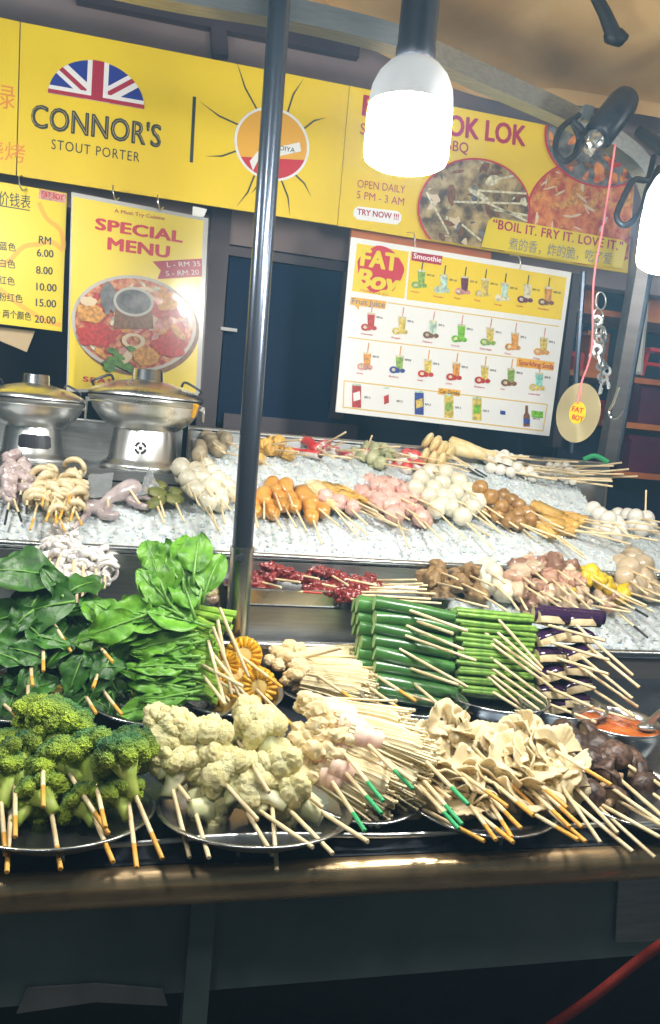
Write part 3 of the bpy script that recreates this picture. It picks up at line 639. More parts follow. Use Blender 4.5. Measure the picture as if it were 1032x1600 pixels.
# round photos, cut by the panel edge
def ringpts(x, y, rx, ry, n=56, f=1.0): return [(x+rx*f*math.cos(2*PI*i/n), y+ry*f*math.sin(2*PI*i/n)) for i in range(n)]
pane = [z2(30, 130), z2(958, 540), (981, 426), (529, 351)]
panel = [(529, 351.5), (980, 426), (995, 225), (548, 135)]      # clockwise as seen: counter-clockwise in y-down
def cpoly(mb, pts, mi, k, conv=None):
    conv = conv or panel
    q = clip(pts, conv) or clip(pts, conv[::-1])
    if len(q) > 2: s.poly(mb, q, mi, k)
b = MB()
A = (*z2(450, 650), 88, 79); Bc = (*z2(830, 655), 107, 85); Cc = (*z2(860, 420), 96, 83)
def blobs(mb, cen, n, seed, mis, k, fr=.93, sz=(.1, .25), asp=.6):
    r_ = random.Random(seed); x, y, rx, ry = cen; conv = ringpts(x, y, rx*fr, ry*fr, 40)
    for i in range(n):
        g, t = r_.uniform(0, 2*PI), r_.random()**.5*.95; c_ = (x+rx*t*math.cos(g), y+ry*t*math.sin(g)); a_ = r_.uniform(*sz)*rx; th = r_.uniform(0, PI); q = r_.uniform(.4, 1)*asp
        pts = []
        for j in range(12):
            h = 2*PI*j/12; w_ = 1+.25*noise.noise(V((math.cos(h)*1.5, math.sin(h)*1.5, seed+i))); X, Y = a_*math.cos(h)*w_, a_*q*math.sin(h)*w_
            pts.append((c_[0]+X*math.cos(th)-Y*math.sin(th), c_[1]+X*math.sin(th)+Y*math.cos(th)))
        pts = clip(pts, conv)
        if len(pts) > 2:
            pts = clip(pts, panel) or clip(pts, panel[::-1])
            if len(pts) > 2: s.poly(mb, pts, r_.choice(mis), k+i*.05)
cpoly(b, ringpts(*Bc), 0, 1); cpoly(b, ringpts(*Bc, f=.97), 2, 2)
for i in range(7):      # prawn backs
    x, y = z2(645+i*44, 640-((i % 2)*12)); q = []
    for t in range(9):
        u = t/8; q.append((x+u*52, y-u*38+14*math.sin(u*PI)))
    for t in range(9):
        u = 1-t/8; q.append((x+14*math.sin(u*PI)**.5+u*52, y-u*38+14*math.sin(u*PI)+15*math.sin(u*PI)**.6))
    cpoly(b, clip(q, ringpts(*Bc, f=.95)) or q, 5 if i % 2 else 2, 3+.1*i)
blobs(b, Bc, 110, 3, [5, 5, 2, 2, 2, 4], 4, sz=(.03, .13), asp=.3)
cpoly(b, ringpts(*Cc), 0, 10); cpoly(b, ringpts(*Cc, f=.965), 3, 10.5); blobs(b, Cc, 60, 9, [2, 6, 3, 9], 11, sz=(.04, .16))
cpoly(b, ringpts(*A), 0, 16); cpoly(b, ringpts(*A, f=.965), 1, 16.5); blobs(b, A, 90, 5, [1, 4, 1, 8, 1, 9, 3, 1], 17, sz=(.04, .2))
for (x, y, u, v) in [(460, 595, 610, 605), (385, 630, 612, 636), (470, 625, 612, 690), (510, 655, 612, 672), (410, 700, 470, 750), (300, 600, 370, 730), (520, 560, 570, 550)]:
    s.line(b, [z2(x, y), z2(u, v)], 3.2, 10, 24)
s.flush('food_photos', b, ['red', 'photo_soup', 'photo_prawn', 'photo_dark', 'photo_cream', 'd_orange', 'd_red', 'd_pink', 'd_cream', 'd_brown', 'd_cream'])
b = MB(); cpoly(b, [z2(468, 770), z2(490, 690), z2(505, 678), z2(900, 748), z2(918, 760), z2(905, 835), z2(470, 790)], 0, 28); s.flush('slogan_box', b, ['yellow2'])
a, e = z2(503, 712), z2(902, 782); s.text('“BOIL IT. FRY IT. LOVE IT.”', *a, 15, 'crimson', x2=e[0], y2=e[1], bold=.02, k=30, track=1.05)
a, e = z2(552, 774), z2(868, 822); s.text('煮的香，炸的脆，吃了爱', *a, 15, 'grayink', x2=e[0], y2=e[1], k=30)

# price board
s = Sign('price_board', 'yellow price list board with dish prices hanging at the left edge', 'board', [(-130, 262), (105, 302), (97, 518), (-130, 490)], (0, 1.94, 0), (.03, -1, 0), 'yellow2', .004)
b = MB()
for sd, pts in enumerate([[(150, 90), (180, 150), (235, 200), (242, 270), (200, 240), (150, 250), (90, 260), (40, 310), (0, 330)], [(0, 420), (60, 470), (120, 510), (180, 545), (235, 560)]]):
    s.line(b, bez([V((*z3(*p), 0)).to_tuple() for p in pts], 5) and [(q.x, q.y) for q in bez([V((*z3(*p), 0)) for p in pts], 5)], 7)
s.flush('wave_print', b, ['gold'])
b = MB(); s.poly(b, [z3(152, 38), z3(256, 58), z3(252, 92), z3(148, 75)]); s.flush('corner_tag', b, ['d_pink'])
a, e = z3(160, 66), z3(244, 82); s.text('FAT BOY', *a, 9, 'red', x2=e[0], y2=e[1], bold=.03)
s.text('价钱表', -2, 318, 17, 'ink', x2=48, y2=325, bold=.005)
b = MB(); s.line(b, [(-8, 320), (47, 329)], 1.6); s.flush('underline', b, ['ink'])
a = z3(150, 246); s.text('RM', *a, 12.5, 'ink', x2=z3(196, 0)[0], bold=.02)
for (t_, x, y, xe, ye) in [('6.00', 143, 296, 206, 301), ('8.00', 140, 362, 203, 367), ('10.00', 141, 426, 218, 432), ('15.00', 139, 487, 216, 493), ('20.00', 135, 550, 214, 556)]:
    a, e = z3(x, y), z3(xe, ye); s.text(t_, *a, 12, 'ink', x2=e[0], y2=e[1], bold=.02)
for (t_, x, y, xe, ye) in [('浅蓝色', -35, 264, 62, 276), ('白色', -2, 335, 60, 341), ('红色', -4, 400, 58, 406), ('粉红色', -4, 464, 88, 473), ('Four 两个颜色', -50, 522, 120, 541)]:
    a, e = z3(x, y), z3(xe, ye); s.text(t_, *a, 10.5, 'ink', x2=e[0], y2=e[1], bold=.008)
q = [Py(0, 511, 1.96), Py(55, 517, 1.96), Py(42, 550, 1.96), Py(-30, 520, 1.96)]
b = MB(); b.add(q+[p+V((0, .003, 0)) for p in q], [(0, 1, 2, 3), (7, 6, 5, 4), (0, 4, 5, 1), (1, 5, 6, 2), (2, 6, 7, 3), (3, 7, 4, 0)]); solo('card_flap', b, ['cardboard'], 'tan card corner sticking out below the price list board', 'card', smooth=False)

# special menu: laminated sheet, turned a little, so it mirrors the middle bulb
p0 = Py(278, 480, 1.93); nn = ((EYE-p0).normalized()+(cb-p0).normalized()).normalized(); nn = V(nn)
s = Sign('menu_poster', 'laminated yellow special menu poster with round seafood steamboat picture', 'poster', [(112, 300), (326, 341), (313, 618), (104, 612)], p0, nn, 'clearedge', .002, bodyname='laminate_sheet')
b = MB(); s.poly(b, [(114, 307), (318, 345), (306, 614), (107, 607)], 0, 1); s.flush('print', b, ['laminate'])
a, e = z3(440, 128), z3(632, 158); s.text('A Must Try Cuisine', *a, 6, 'crimson', x2=e[0], y2=e[1], k=3, bold=.01)
a, e = z3(369, 192), z3(698, 243); s.text('SPECIAL', *a, 18, 'red', x2=e[0], y2=e[1], k=3, bold=.045, track=1.05)
a, e = z3(416, 269), z3(648, 302); s.text('MENU', *a, 19, 'red', x2=e[0], y2=e[1], k=3, bold=.045, track=1.05)
a, e = z3(320, 776), z3(560, 800); s.text('SEAFOOD', *a, 8, 'red', x2=e[0], y2=e[1], k=3, bold=.04, track=1.2)
b = MB(); s.poly(b, [z3(586, 316), z3(776, 305), z3(776, 374), z3(605, 384), z3(618, 350)], 0, 2); s.flush('price_ribbon', b, ['crimson'])
a, e = z3(642, 338), z3(770, 334); s.text('L - RM 35', *a, 8, 'white', x2=e[0], y2=e[1], k=4)
a, e = z3(638, 372), z3(765, 366); s.text('S - RM 20', *a, 8, 'white', x2=e[0], y2=e[1], k=4)
b = MB(); cx, cy = z3(520, 556)
s.disc(b, cx+4, cy+5, 96, 78, 4, 1.5); s.disc(b, cx, cy, 95, 76, 1, 2); s.disc(b, cx, cy, 90, 71, 0, 3)
sv = panel; panel = [(100, 620), (320, 620), (320, 300), (100, 300)]
blobs(b, (cx, cy, 90, 71), 130, 21, [0, 5, 6, 7, 5, 3, 8, 0, 6], 4, sz=(.04, .2)); panel = sv
for (x, y, r1, r2, m_) in [(350, 515, 22, 15, 5), (370, 600, 30, 18, 6), (650, 640, 26, 18, 6), (560, 680, 20, 14, 5), (340, 470, 14, 7, 3)]: s.disc(b, *z3(x, y), r1, r2, m_, 13, wob=.3, seed=x)
s.disc(b, *z3(418, 455), 13, 24, 2, 13.5, wob=.3)
x, y = z3(513, 472); s.poly(b, [(x-28, y), (x+28, y), (x+31, y+42), (x-31, y+42)], 4, 13); s.disc(b, x, y, 31, 23, 1, 14); s.disc(b, x, y, 27, 19, 2, 15)
s.disc(b, *z3(512, 622), 18, 12, 3, 14, inner=.62)
for i in range(16):
    r_ = random.Random(i); s.disc(b, *z3(455+r_.uniform(-55, 55), 690+r_.uniform(-40, 45)), 7, 5, 9, 14+i*.1, n=9, wob=.8, seed=i)
fm = MB(); s.poly(fm, [(112, 300), (326, 341), (313, 618), (104, 612)], 0, 40)
s.flush('laminating_film', fm, ['film'])
s.flush('steamboat_picture', b, ['photo_seafood', 'photo_rim', 'photo_dark', 'photo_cream', 'd_brown', 'd_orange', 'd_red', 'd_pink', 'd_cream', 'photo_green'])

# drinks menu
p0 = Py(705, 525, 1.955)
s = Sign('drinks_menu', 'white drinks menu board with rows of small juice pictures', 'menu board', [z4(73, 40), z4(757, 150), z4(688, 658), z4(25, 583)], p0, (.02, -1, -.02), 'paper', .004)
b = MB(); s.poly(b, [z4(92, 60), z4(252, 86), z4(238, 232), z4(76, 208)]); s.poly(b, [z4(258, 85), z4(742, 166), z4(724, 298), z4(245, 234)], 0); s.flush('yellow_print', b, ['yellow'])
b = MB(); s.disc(b, *z4(165, 140), 36, 36, 0, 2, wob=.15); s.flush('logo_disc', b, ['red'])
a, e = z4(103, 128), z4(215, 146); s.text('FAT', *a, 27, 'yellow2', x2=e[0], y2=e[1], k=4, bold=.05)
a, e = z4(86, 190), z4(218, 212); s.text('Boy', *a, 28, 'yellow2', x2=e[0], y2=e[1], k=4, bold=.05, shear=.2)
a, e = z4(100, 208), z4(190, 224); s.text('STEAMBOAT & GRILL', *a, 3.5, 'red', x2=e[0], y2=e[1], k=4)
b = MB(); s.poly(b, [z4(262, 86), z4(357, 100), z4(352, 128), z4(260, 113)], 0, 2); s.flush('smoothie_tag', b, ['crimson'])
a, e = z4(266, 106), z4(352, 120); s.text('Smoothie', *a, 8.5, 'white', x2=e[0], y2=e[1], k=3, bold=.02)
b = MB(); s.poly(b, [z4(72, 226), z4(182, 240), z4(178, 264), z4(98, 254), z4(97, 268), z4(84, 252), z4(70, 250)], 0, 2); s.poly(b, [z4(588, 414), z4(703, 429), z4(700, 455), z4(585, 442)], 0, 2); s.poly(b, [z4(344, 508), z4(412, 516), z4(410, 535), z4(342, 528)], 0, 2); s.flush('heading_tags', b, ['gold'])
a, e = z4(76, 246), z4(176, 259); s.text('Fruit Juice', *a, 9, 'grayink', x2=e[0], y2=e[1], k=3, bold=.02)
a, e = z4(592, 436), z4(700, 450); s.text('Sparkling Soda', *a, 8, 'crimson', x2=e[0], y2=e[1], k=3, bold=.02)
a, e = z4(347, 524), z4(408, 531); s.text('Can Drinks', *a, 6, 'ink', x2=e[0], y2=e[1], k=3, bold=.02)
b = MB(); s.line(b, [z4(186, 244), z4(718, 318)], 1.6); s.line(b, [z4(62, 351), z4(586, 415)], 1.6)
for p_, q_ in [((52, 486), (682, 560)), ((682, 560), (668, 642)), ((668, 642), (48, 568)), ((48, 568), (52, 486))]: s.line(b, [z4(*p_), z4(*q_)], 1.8)
s.flush('gold_lines', b, ['goldline'])
pal = ['d_green', 'd_mint', 'd_plum', 'd_yel', 'd_orange', 'd_lime', 'd_red', 'd_pink', 'd_blue', 'd_aqua', 'd_cream', 'd_brown', 'ink', 'paper']; ix = {k_: i for i, k_ in enumerate(pal)}
b = MB()
def glass(x, y, h, m_, fruit, straw='ink', w=11, fx=-1):
    (X, Y) = z4(x, y); s.poly(b, [(X-w*.5, Y-h), (X+w*.62, Y-h+1), (X+w*.4, Y+1), (X-w*.42, Y)], ix[m_], 3); s.poly(b, [(X-w*.5, Y-h), (X+w*.62, Y-h+1), (X+w*.6, Y-h+4), (X-w*.48, Y-h+3)], ix['d_cream'], 3.4)
    s.line(b, [(X+1, Y-h), (X+3, Y-h-14)], 1.8, ix[straw], 3.2)
    for i, (dx, r_) in enumerate([(-9, 6.5), (-3, 4.5), (5, 4)]): s.disc(b, X+dx*(-fx), Y-r_*.6+1, r_, r_*.85, ix[fruit], 4+i*.3, n=14)
    s.disc(b, X-9*(-fx), Y-3, 3, 2.6, ix['d_cream'], 5, n=10)
row1 = [(290, 195, 'd_green', 'd_green'), (360, 210, 'd_mint', 'd_mint'), (424, 215, 'd_plum', 'd_pink'), (487, 222, 'd_yel', 'd_yel'), (548, 235, 'd_mint', 'd_cream'), (618, 240, 'd_cream', 'd_plum'), (683, 248, 'd_orange', 'd_brown')]
row2 = [(134, 326, 'd_red', 'd_red'), (230, 338, 'd_yel', 'd_yel'), (326, 350, 'd_mint', 'd_brown'), (414, 362, 'd_lime', 'd_lime'), (503, 372, 'd_yel', 'd_green'), (580, 387, 'd_orange', 'd_orange'), (669, 402, 'd_yel', 'd_orange')]
row3 = [(122, 448, 'd_orange', 'd_pink'), (222, 458, 'd_green', 'd_blue'), (310, 470, 'd_yel', 'd_red'), (398, 480, 'd_orange', 'd_red'), (486, 490, 'd_yel', 'd_red'), (568, 498, 'd_green', 'd_brown'), (655, 512, 'd_aqua', 'd_yel')]
for r_, st_ in ((row1, 'ink'), (row2, 'd_pink'), (row3, 'd_orange')):
    for (x, y, m_, f_) in r_: glass(x, y, 26 if r_ is not row1 else 27, m_, f_, st_)
for (x, y, m_, m2) in [(90, 568, 'd_red', 'paper'), (182, 578, 'paper', 'd_red'), (284, 590, 'd_blue', 'd_yel'), (376, 600, 'd_yel', 'd_green'), (463, 608, 'd_yel', 'd_lime')]:
    X, Y = z4(x, y); w = 7 if x != 182 else 5; h = 34
    s.poly(b, [(X-w, Y-h), (X+w, Y-h+1), (X+w, Y+1), (X-w, Y)], ix[m_], 3); s.poly(b, [(X-w*.8, Y-h+12), (X+w*.7, Y-h+9), (X+w*.8, Y-12), (X-w*.7, Y-9)], ix[m2], 4)
    s.poly(b, [(X-w, Y-h), (X+w, Y-h+1), (X+w*.8, Y-h-2), (X-w*.8, Y-h-3)], ix['d_mint'], 3.5)
X, Y = z4(617, 628); s.poly(b, [(X-2, Y-33), (X+2, Y-33), (X+2.3, Y-22), (X+5, Y-17), (X+5, Y), (X-5, Y), (X-5, Y-17), (X-2.3, Y-22)], ix['d_brown'], 3); s.poly(b, [(X-5, Y-13), (X+5, Y-12), (X+5, Y-4), (X-5, Y-5)], ix['d_blue'], 4)
X, Y = z4(650, 590); s.poly(b, [(X-9, Y-6), (X+9, Y-4), (X+9, Y+6), (X-9, Y+4)], ix['d_lime'], 3)
X, Y = z4(543, 584); s.poly(b, [(X-4, Y-3), (X+4, Y-2), (X+4, Y+4), (X-4, Y+3)], ix['d_blue'], 3)
s.flush('drink_pictures', b, pal)
names = [(row1, 'RM 10', ['Avocado', 'Honeydew', 'Dragon', 'Mango', 'Soursop', 'Lychee', 'Mixed Berry']), (row2, 'RM 6', ['Watermelon', 'Pineapple', 'Calamansi', 'Asam Boi', 'Green Apple', 'Carrot', 'Orange']), (row3, 'RM 8', ['Sunset', 'Blueberry', 'Peach', 'Lychee', 'Strawberry', 'Kiwi', 'Lemon Soda'])]
for r_, pr_, nm_ in names:
    for (x, y, *_), n_ in zip(r_, nm_):
        a = z4(x+18, y-34); s.text(pr_, *a, 3.4, 'ink', k=3, name='price_text', bold=.02)
        a = z4(x-32, y+16); s.text(n_, *a, 2.9, 'red', k=3, name='drink_name', bold=.01)
for (x, y, t_) in [(114, 540, 'RM 3'), (214, 552, 'RM 3'), (302, 562, 'RM 3'), (396, 572, 'RM 3'), (482, 582, 'RM 3'), (636, 606, 'Tiger')]:
    a = z4(x, y); s.text(t_ if t_ != 'Tiger' else 'RM 15', *a, 3.4, 'ink', k=3, name='price_text', bold=.02)

# hooks holding the sheets
for i, (x, y, l) in enumerate([(30, 288, 'bent wire hook holding the price list board'), (176, 303, 'curved wire hook above the special menu lettering'), (246, 318, 'small wire hook at the right top of the special menu'), (645, 376, 'wire hook over the smoothie heading of the drinks menu'), (809, 412, 'wire hook at the right top of the drinks menu')]):
    c = Py(x, y, 1.915); b = MB(); b.tube(bez([c+V((0, .05, .03)), c+V((0, .0, .018)), c+V((.002, -.012, 0)), c+V((.008, 0, -.012)), c+V((.014, .012, -.004))], 5), .0016, 6)
    solo('wire_hook', b, ['tin'], l, 'hook', 'wire hooks on the signs')
b = MB(); q = [Py(302, 322, 1.93), Py(324, 327, 1.93), Py(318, 340, 1.93), Py(301, 337, 1.93)]; b.add(q+[p+V((0, .02, 0)) for p in q], [(0, 1, 2, 3), (7, 6, 5, 4), (0, 4, 5, 1), (1, 5, 6, 2), (2, 6, 7, 3), (3, 7, 4, 0)]); solo('clip', b, ['plug'], 'white clip over the top right corner of the special menu', 'clip', smooth=False)
# laminated sheet with the code left out
s = Sign('hanging_sheet', 'white laminated sheet hanging behind the right post', 'sheet', [(988, 470), (1014, 474), (1004, 586), (974, 582)], (0, 2.36, 0), (0, -1, 0), 'clearedge', .002, bodyname='laminate_sheet')
b = MB(); s.poly(b, [(991, 474), (1010, 477), (1001, 581), (977, 578)]); s.flush('print', b, ['paper'])
s.text('SCAN', 979, 558, 4, 'ink', k=3, bold=.02)

# disc on a string, keys, hook
cw = P(903, 645, 1.72); ds = thing('hanging_disc', 'shiny gold compact disc with yellow sticker hanging on pink string', 'disc', cw)
dn_ = ((EYE-cw).normalized()-RT*1.5+UP*.2).normalized(); X = Matrix.Translation(cw) @ frame(V((dn_.y, -dn_.x, 0)), dn_)
b = MB(); r_ = .064; b.lathe([(.0, .0006), (r_, .0006), (r_, -.0006), (0, -.0006)], 64); link('disc_body', b.mesh('disc_body', ['cd'], False), ds, frame(V((dn_.y, -dn_.x, 0)), dn_))
n_ = M['cd'].node_tree; tg = n_.nodes.new('ShaderNodeTangent'); tg.direction_type = 'RADIAL'; tg.axis = 'Z'; pb_ = n_.nodes['Principled BSDF']; n_.links.new(tg.outputs[0], pb_.inputs['Tangent']); pb_.inputs['Anisotropic'].default_value = .85; pb_.inputs['Thin Film Thickness'].default_value = 520
b = MB(); b.lathe([(0, .0012), (.024, .0012), (.024, .0007)], 32, X=X); b.lathe([(0, -.0012), (.024, -.0012)], 32, X=X); part('sticker', b, ['yellow2'], ds, False)
fk = Sign.__new__(Sign); fk.pt = cw+dn_*.0014; fk.n = dn_; fk.c = cw; fk.ux = V((X[0][0], X[1][0], X[2][0])); fk.uy = fk.n.cross(fk.ux); fk.o = ds
fk.text('FAT', 894, 642, 8, 'red', x2=911, y2=646, bold=.03, k=1); fk.text('BOY', 894, 655, 8, 'red', x2=911, y2=659, bold=.03, k=1)
b = MB(); b.tube(bez([P(903, 630, 1.715), P(909, 598, 1.712), P(925, 545, 1.69), P(928, 440, 1.66), P(945, 340, 1.63), P(962, 225, 1.59)], 6), [.0022]*6*5+[.0022], 6); solo('pink_string', b, ['rope'], 'pink string tied from the frame down to the disc', 'string')
ky = thing('key_bunch', 'bunch of silver keys hanging on the right post', 'keys', P(940, 560, 1.78))
for i in range(11):
    r_ = random.Random(i+3); px, py = 928+r_.uniform(0, 22), 500+i*8.5+r_.uniform(-4, 4)
    if i > 6: px, py = 926+r_.uniform(0, 24), 575+r_.uniform(-8, 18)
    a = P(px, py, 1.78+r_.uniform(-.02, .02)); d = V((r_.uniform(-.5, .5), r_.uniform(-.4, .4), -1)).normalized()
    X = Matrix.Translation(a) @ frame(d, V((r_.uniform(-1, 1), -1, 0)))
    b = MB(); b.lathe([(.006, -.001), (.012, -.001), (.012, .001), (.006, .001), (.006, -.001)], 14, X=X)
    for q in [(.026, 0, 0, .032, .005, .0018)]: b.box(X @ V(q[:3]), q[3:], X=X.to_3x3())
    for j in range(3): b.box(X @ V((.028+j*.005, .0035, 0)), (.003, .004, .0018), X=X.to_3x3())
    part('key', b, ['tin' if i % 3 else 'steel'], ky, False)
for i in range(4):
    c = P(938+(-3)**(i % 2), 470+i*26, 1.78); b = MB(); X = Matrix.Translation(c) @ frame(V((1, 0, 0)), V((.4*(i % 2), -1, .2))); b.tube([X @ V((.013*math.cos(g), .02*math.sin(g), 0)) for g in [2*PI*j/16 for j in range(17)]], .0016, 6); part('key_ring', b, ['tin'], ky)
b = MB(); b.tube(bez([P(967, 606, 1.8), P(958, 632, 1.79), P(952, 643, 1.78), P(956, 653, 1.78), P(966, 652, 1.77), P(975, 640, 1.77)], 5), .0032, 8); solo('steel_hook', b, ['steel'], 'bare s shaped steel hook below the keys on the right post', 'hook')
b = MB(); b.tube(bez([P(912, 718, 1.98), P(930, 712, 1.97), P(950, 722, 1.97)], 4), .006, 8); solo('green_tie', b, ['tip_green'], 'green plastic tie at the foot of the right post', 'tie')

# ---------------------------------------------------------------- steamboat pots
def steamboat(px, py, sc, label, window):
    c = Py(px, py, 1.8); c.z = ZSH+.001; d = depth(c)*1.0/FPX; k = lambda p: p*d*sc
    t = thing('steamboat_pot', label, 'steamboat pot', c, 'aluminium steamboat pots'); X = Matrix.Translation(c)
    b = MB(); b.lathe([(k(58), 0), (k(64), 0), (k(65), k(4)), (k(63), k(8)), (k(57), k(11)), (k(52), k(16)), (k(47), k(56)), (k(45), k(62))], 56, X=X); part('foot', b, ['tin'], t, sharp=1)
    b = MB(); b.lathe([(k(44), k(60)), (k(52), k(63)), (k(68), k(74)), (k(80), k(90)), (k(84), k(104)), (k(87), k(105)), (k(87), k(108)), (k(84), k(109))], 56, X=X)
    b.lathe([(k(84.5), k(97)), (k(85.5), k(98.5)), (k(84.5), k(100))], 56, X=X); part('bowl', b, ['tin'], t, sharp=1)
    b = MB(); b.lathe([(k(88), k(110)), (k(88), k(113)), (k(80), k(119)), (k(60), k(128)), (k(36), k(134)), (k(26), k(136))], 56, X=X); part('lid', b, ['tin'], t, sharp=1)
    b = MB(); b.lathe([(k(27), k(134)), (k(24), k(137)), (k(23), k(152)), (k(22), k(153)), (k(20), k(152)), (k(19), k(138))], 40, X=X); part('chimney', b, ['steel'], t, sharp=1)
    for sg in (-1, 1):
        e = c+V((sg*k(88), -k(8), k(97))); b = MB(); b.tube([e+V((0, math.cos(g)*k(5), math.sin(g)*k(11)-k(6))) for g in [2*PI*j/18 for j in range(19)]], k(1.9), 6); b.box(e+V((-sg*k(2), 0, k(3))), (k(5), k(9), k(7))); part('ring_handle', b, ['tin'], t)
        a = c+V((sg*k(50), -k(30), k(131))); q = c+V((sg*k(78), -k(28), k(121))); b = MB(); b.tube(bez([a, a+V((sg*k(4), -k(3), k(7))), (a+q)/2+V((0, -k(6), k(9))), q+V((sg*k(1), -k(4), k(6))), q], 4), k(2), 6); part('lid_handle', b, ['black'], t)
    b = MB(); f = c+V((0, 0, k(34))); dr = (EYE-c); dr.z = 0; dr.normalize(); sd = V((0, 0, 1)).cross(dr)
    def on(u, v): # point on the foot's skin
        g = u/49; rr_ = k(49.6)-k(.09)*(v) ; return c+(dr*math.cos(g)+sd*math.sin(g))*(k(49.9)-(v-34)*k(1)*.12)+V((0, 0, k(v)))
    if window == 'slot':
        N = 16; q = []
        for i in range(N): g = 2*PI*i/N; ax = abs(math.cos(g))**.5*math.copysign(1, math.cos(g)); ay = abs(math.sin(g))**.5*math.copysign(1, math.sin(g)); q.append(on(28*ax+4, 36+12*ay))
        for i in range(8):
            pass
        cols = 10
        vs = []
        for i in range(cols+1):
            u = -24+56*i/cols; hh = 12 if 0 < i < cols else 8; vs += [on(u, 36-hh), on(u, 36+hh)]
        b.add(vs, [(2*i, 2*i+2, 2*i+3, 2*i+1) for i in range(cols)])
    else:
        for a0 in range(4):
            gs = [PI/4+a0*PI/2+(-.62+1.24*i/6) for i in range(7)]
            vs = [on(-4+9.5*math.cos(g), 34+9.5*math.sin(g)) for g in gs]+[on(-4+6*math.cos(g)*.95, 34+6*math.sin(g)*.95) for g in gs]
            b.add(vs, [(i, i+1, 8+i, 7+i) for i in range(6)])
        b.add([on(-6.5, 31.5), on(-1.5, 31.5), on(-1.5, 36.5), on(-6.5, 36.5)], [(0, 1, 2, 3)])
    part('air_vent', b, ['black'], t, False)
    return t
steamboat(222, 732, 1.0, 'larger aluminium steamboat pot with round coin shaped vent in its foot', 'coin')
steamboat(50, 716, .87, 'smaller aluminium steamboat pot with slot vent at the left edge', 'slot')
q = P(304, 640, 1.62); b = MB(); b.tube([P(302, 652, 1.63), P(307, 632, 1.62)], [.004, .006], 8); solo('handle_peg', b, ['gold'], 'small orange peg hanging from the larger pot handle', 'peg')

# ================================================================ food
LIB = {}
def lib(key, n, fn):
    if key not in LIB: LIB[key] = [fn(i) for i in range(n)]
    return rnd.choice(LIB[key])
def ballmesh(key, m, r, amp=.07, fr=1.6, sub=3, n=3):
    def f(i):
        b = MB(); b.ball((0, 0, 0), r, sub, amp, fr, 0, i+len(key)); return b.mesh(key, [m])
    return lib(key, n, f)
def stickmesh(L, tip, r):
    k = ('stick', round(L, 3), tip, r)
    if k not in LIB:
        b = MB(); t = L*.72
        if tip: b.tube([(0, 0, 0), (t*.5, 0, 0), (t, 0, 0)], r, 9); b.tube([(t, 0, 0), (L-.001, 0, 0), (L, 0, 0)], [r*1.01, r*1.01, r*.8], 9, 1)
        else: b.tube([(0, 0, 0), (t, 0, 0), (L-.001, 0, 0), (L, 0, 0)], [r, r, r, r*.8], 9)
        LIB[k] = b.mesh('stick', ['stick', 'tip_'+tip] if tip else ['stick'], True, .7)
    return LIB[k]
def handle(p0, hx, hy, L):
    """end of the stick: on the pixel's sight line, L from p0, on the near side"""
    d = ray(hx, hy); o = EYE-p0; a = d.dot(d); bq = 2*o.dot(d); c = o.dot(o)-L*L; D = bq*bq-4*a*c
    t = (-bq-math.sqrt(D))/(2*a) if D > 0 else -bq/(2*a)
    return EYE+d*t
def add_stick(root, a, b, tip, r=.0027, back=.03):
    x = (b-a).normalized(); a2 = a-x*back; L = round((b-a2).length/.004)*.004
    return link('stick', stickmesh(L, tip, r), root, Matrix.Translation(a2-V(root.location)) @ frame(x))
GRP = []
def new(name, cat, loc, group, key, desc):
    o = thing(name, '', cat, loc, group); GRP.append((group, key, o, desc)); return o

def rot3(ax=None):
    return Matrix.Rotation(rnd.uniform(0, 2*PI), 4, V((rnd.uniform(-1, 1), rnd.uniform(-1, 1), rnd.uniform(-1, 1))).normalized())
def dirmat(d, roll=0): # local Z -> d
    return frame(d, V((.3, .2, 1))) @ Matrix.Rotation(PI/2, 4, 'Y') @ Matrix.Rotation(roll, 4, 'Z')

# ---- food builders: return [(part name, mesh, local matrix)], stick exit at origin, stick along +X, up = +Z
def florets(kind, s, n, spread):
    def build(seed):
        r_ = random.Random(seed+(50 if kind == 'cauli' else 0)); b = MB(); br = kind == 'broc'
        N = 26 if br else 15
        lean = V((r_.uniform(-.12, .12), r_.uniform(-.12, .12), 0))
        b.tube([(0, 0, -.25), (lean.x*.3, lean.y*.3, .15), (lean.x, lean.y, .5)], [.16, .2, .38] if br else [.22, .26, .42], 9, 1)
        for i in range(N):
            z = 1-1.05*(i+.5)/N; g = i*2.39996+r_.uniform(-.25, .25); q = math.sqrt(max(0, 1-z*z))
            d = V((q*math.cos(g), q*math.sin(g), z*.8)); c = V((lean.x, lean.y, .52))+d*(.56 if br else .5)*r_.uniform(.9, 1.1)
            rr = r_.uniform(.17, .26) if br else r_.uniform(.24, .38)
            if br:
                b.ball(c, (rr, rr, rr*.9), 4, -.5, 4.2, 0, seed*40+i)
            else:
                b.ball(c, rr, 4, -.24, 3.2, 0, seed*40+i)
            b.tube([(lean.x, lean.y, .3), c*.6+V((lean.x, lean.y, .38))*.4, c], [.11, .07, .05] if br else [.15, .13, .1], 6, 1, cap=False)
        b.v = [v*s for v in b.v]
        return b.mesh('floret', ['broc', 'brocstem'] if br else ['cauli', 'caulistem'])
    out = []
    for i in range(n):
        me = lib((kind, s), 5, build)
        d = V((-1+rnd.uniform(-.3, .35), rnd.uniform(-1, 1)*spread, rnd.uniform(.0, .75))).normalized()
        out.append(('floret', me, Matrix.Translation((-.008-.03*i, rnd.uniform(-.01, .01), rnd.uniform(-.006, .008))) @ dirmat(d, rnd.uniform(0, 6)) @ Matrix.Diagonal((1, .66 if kind == 'cauli' else .8, 1, 1))))
    return out
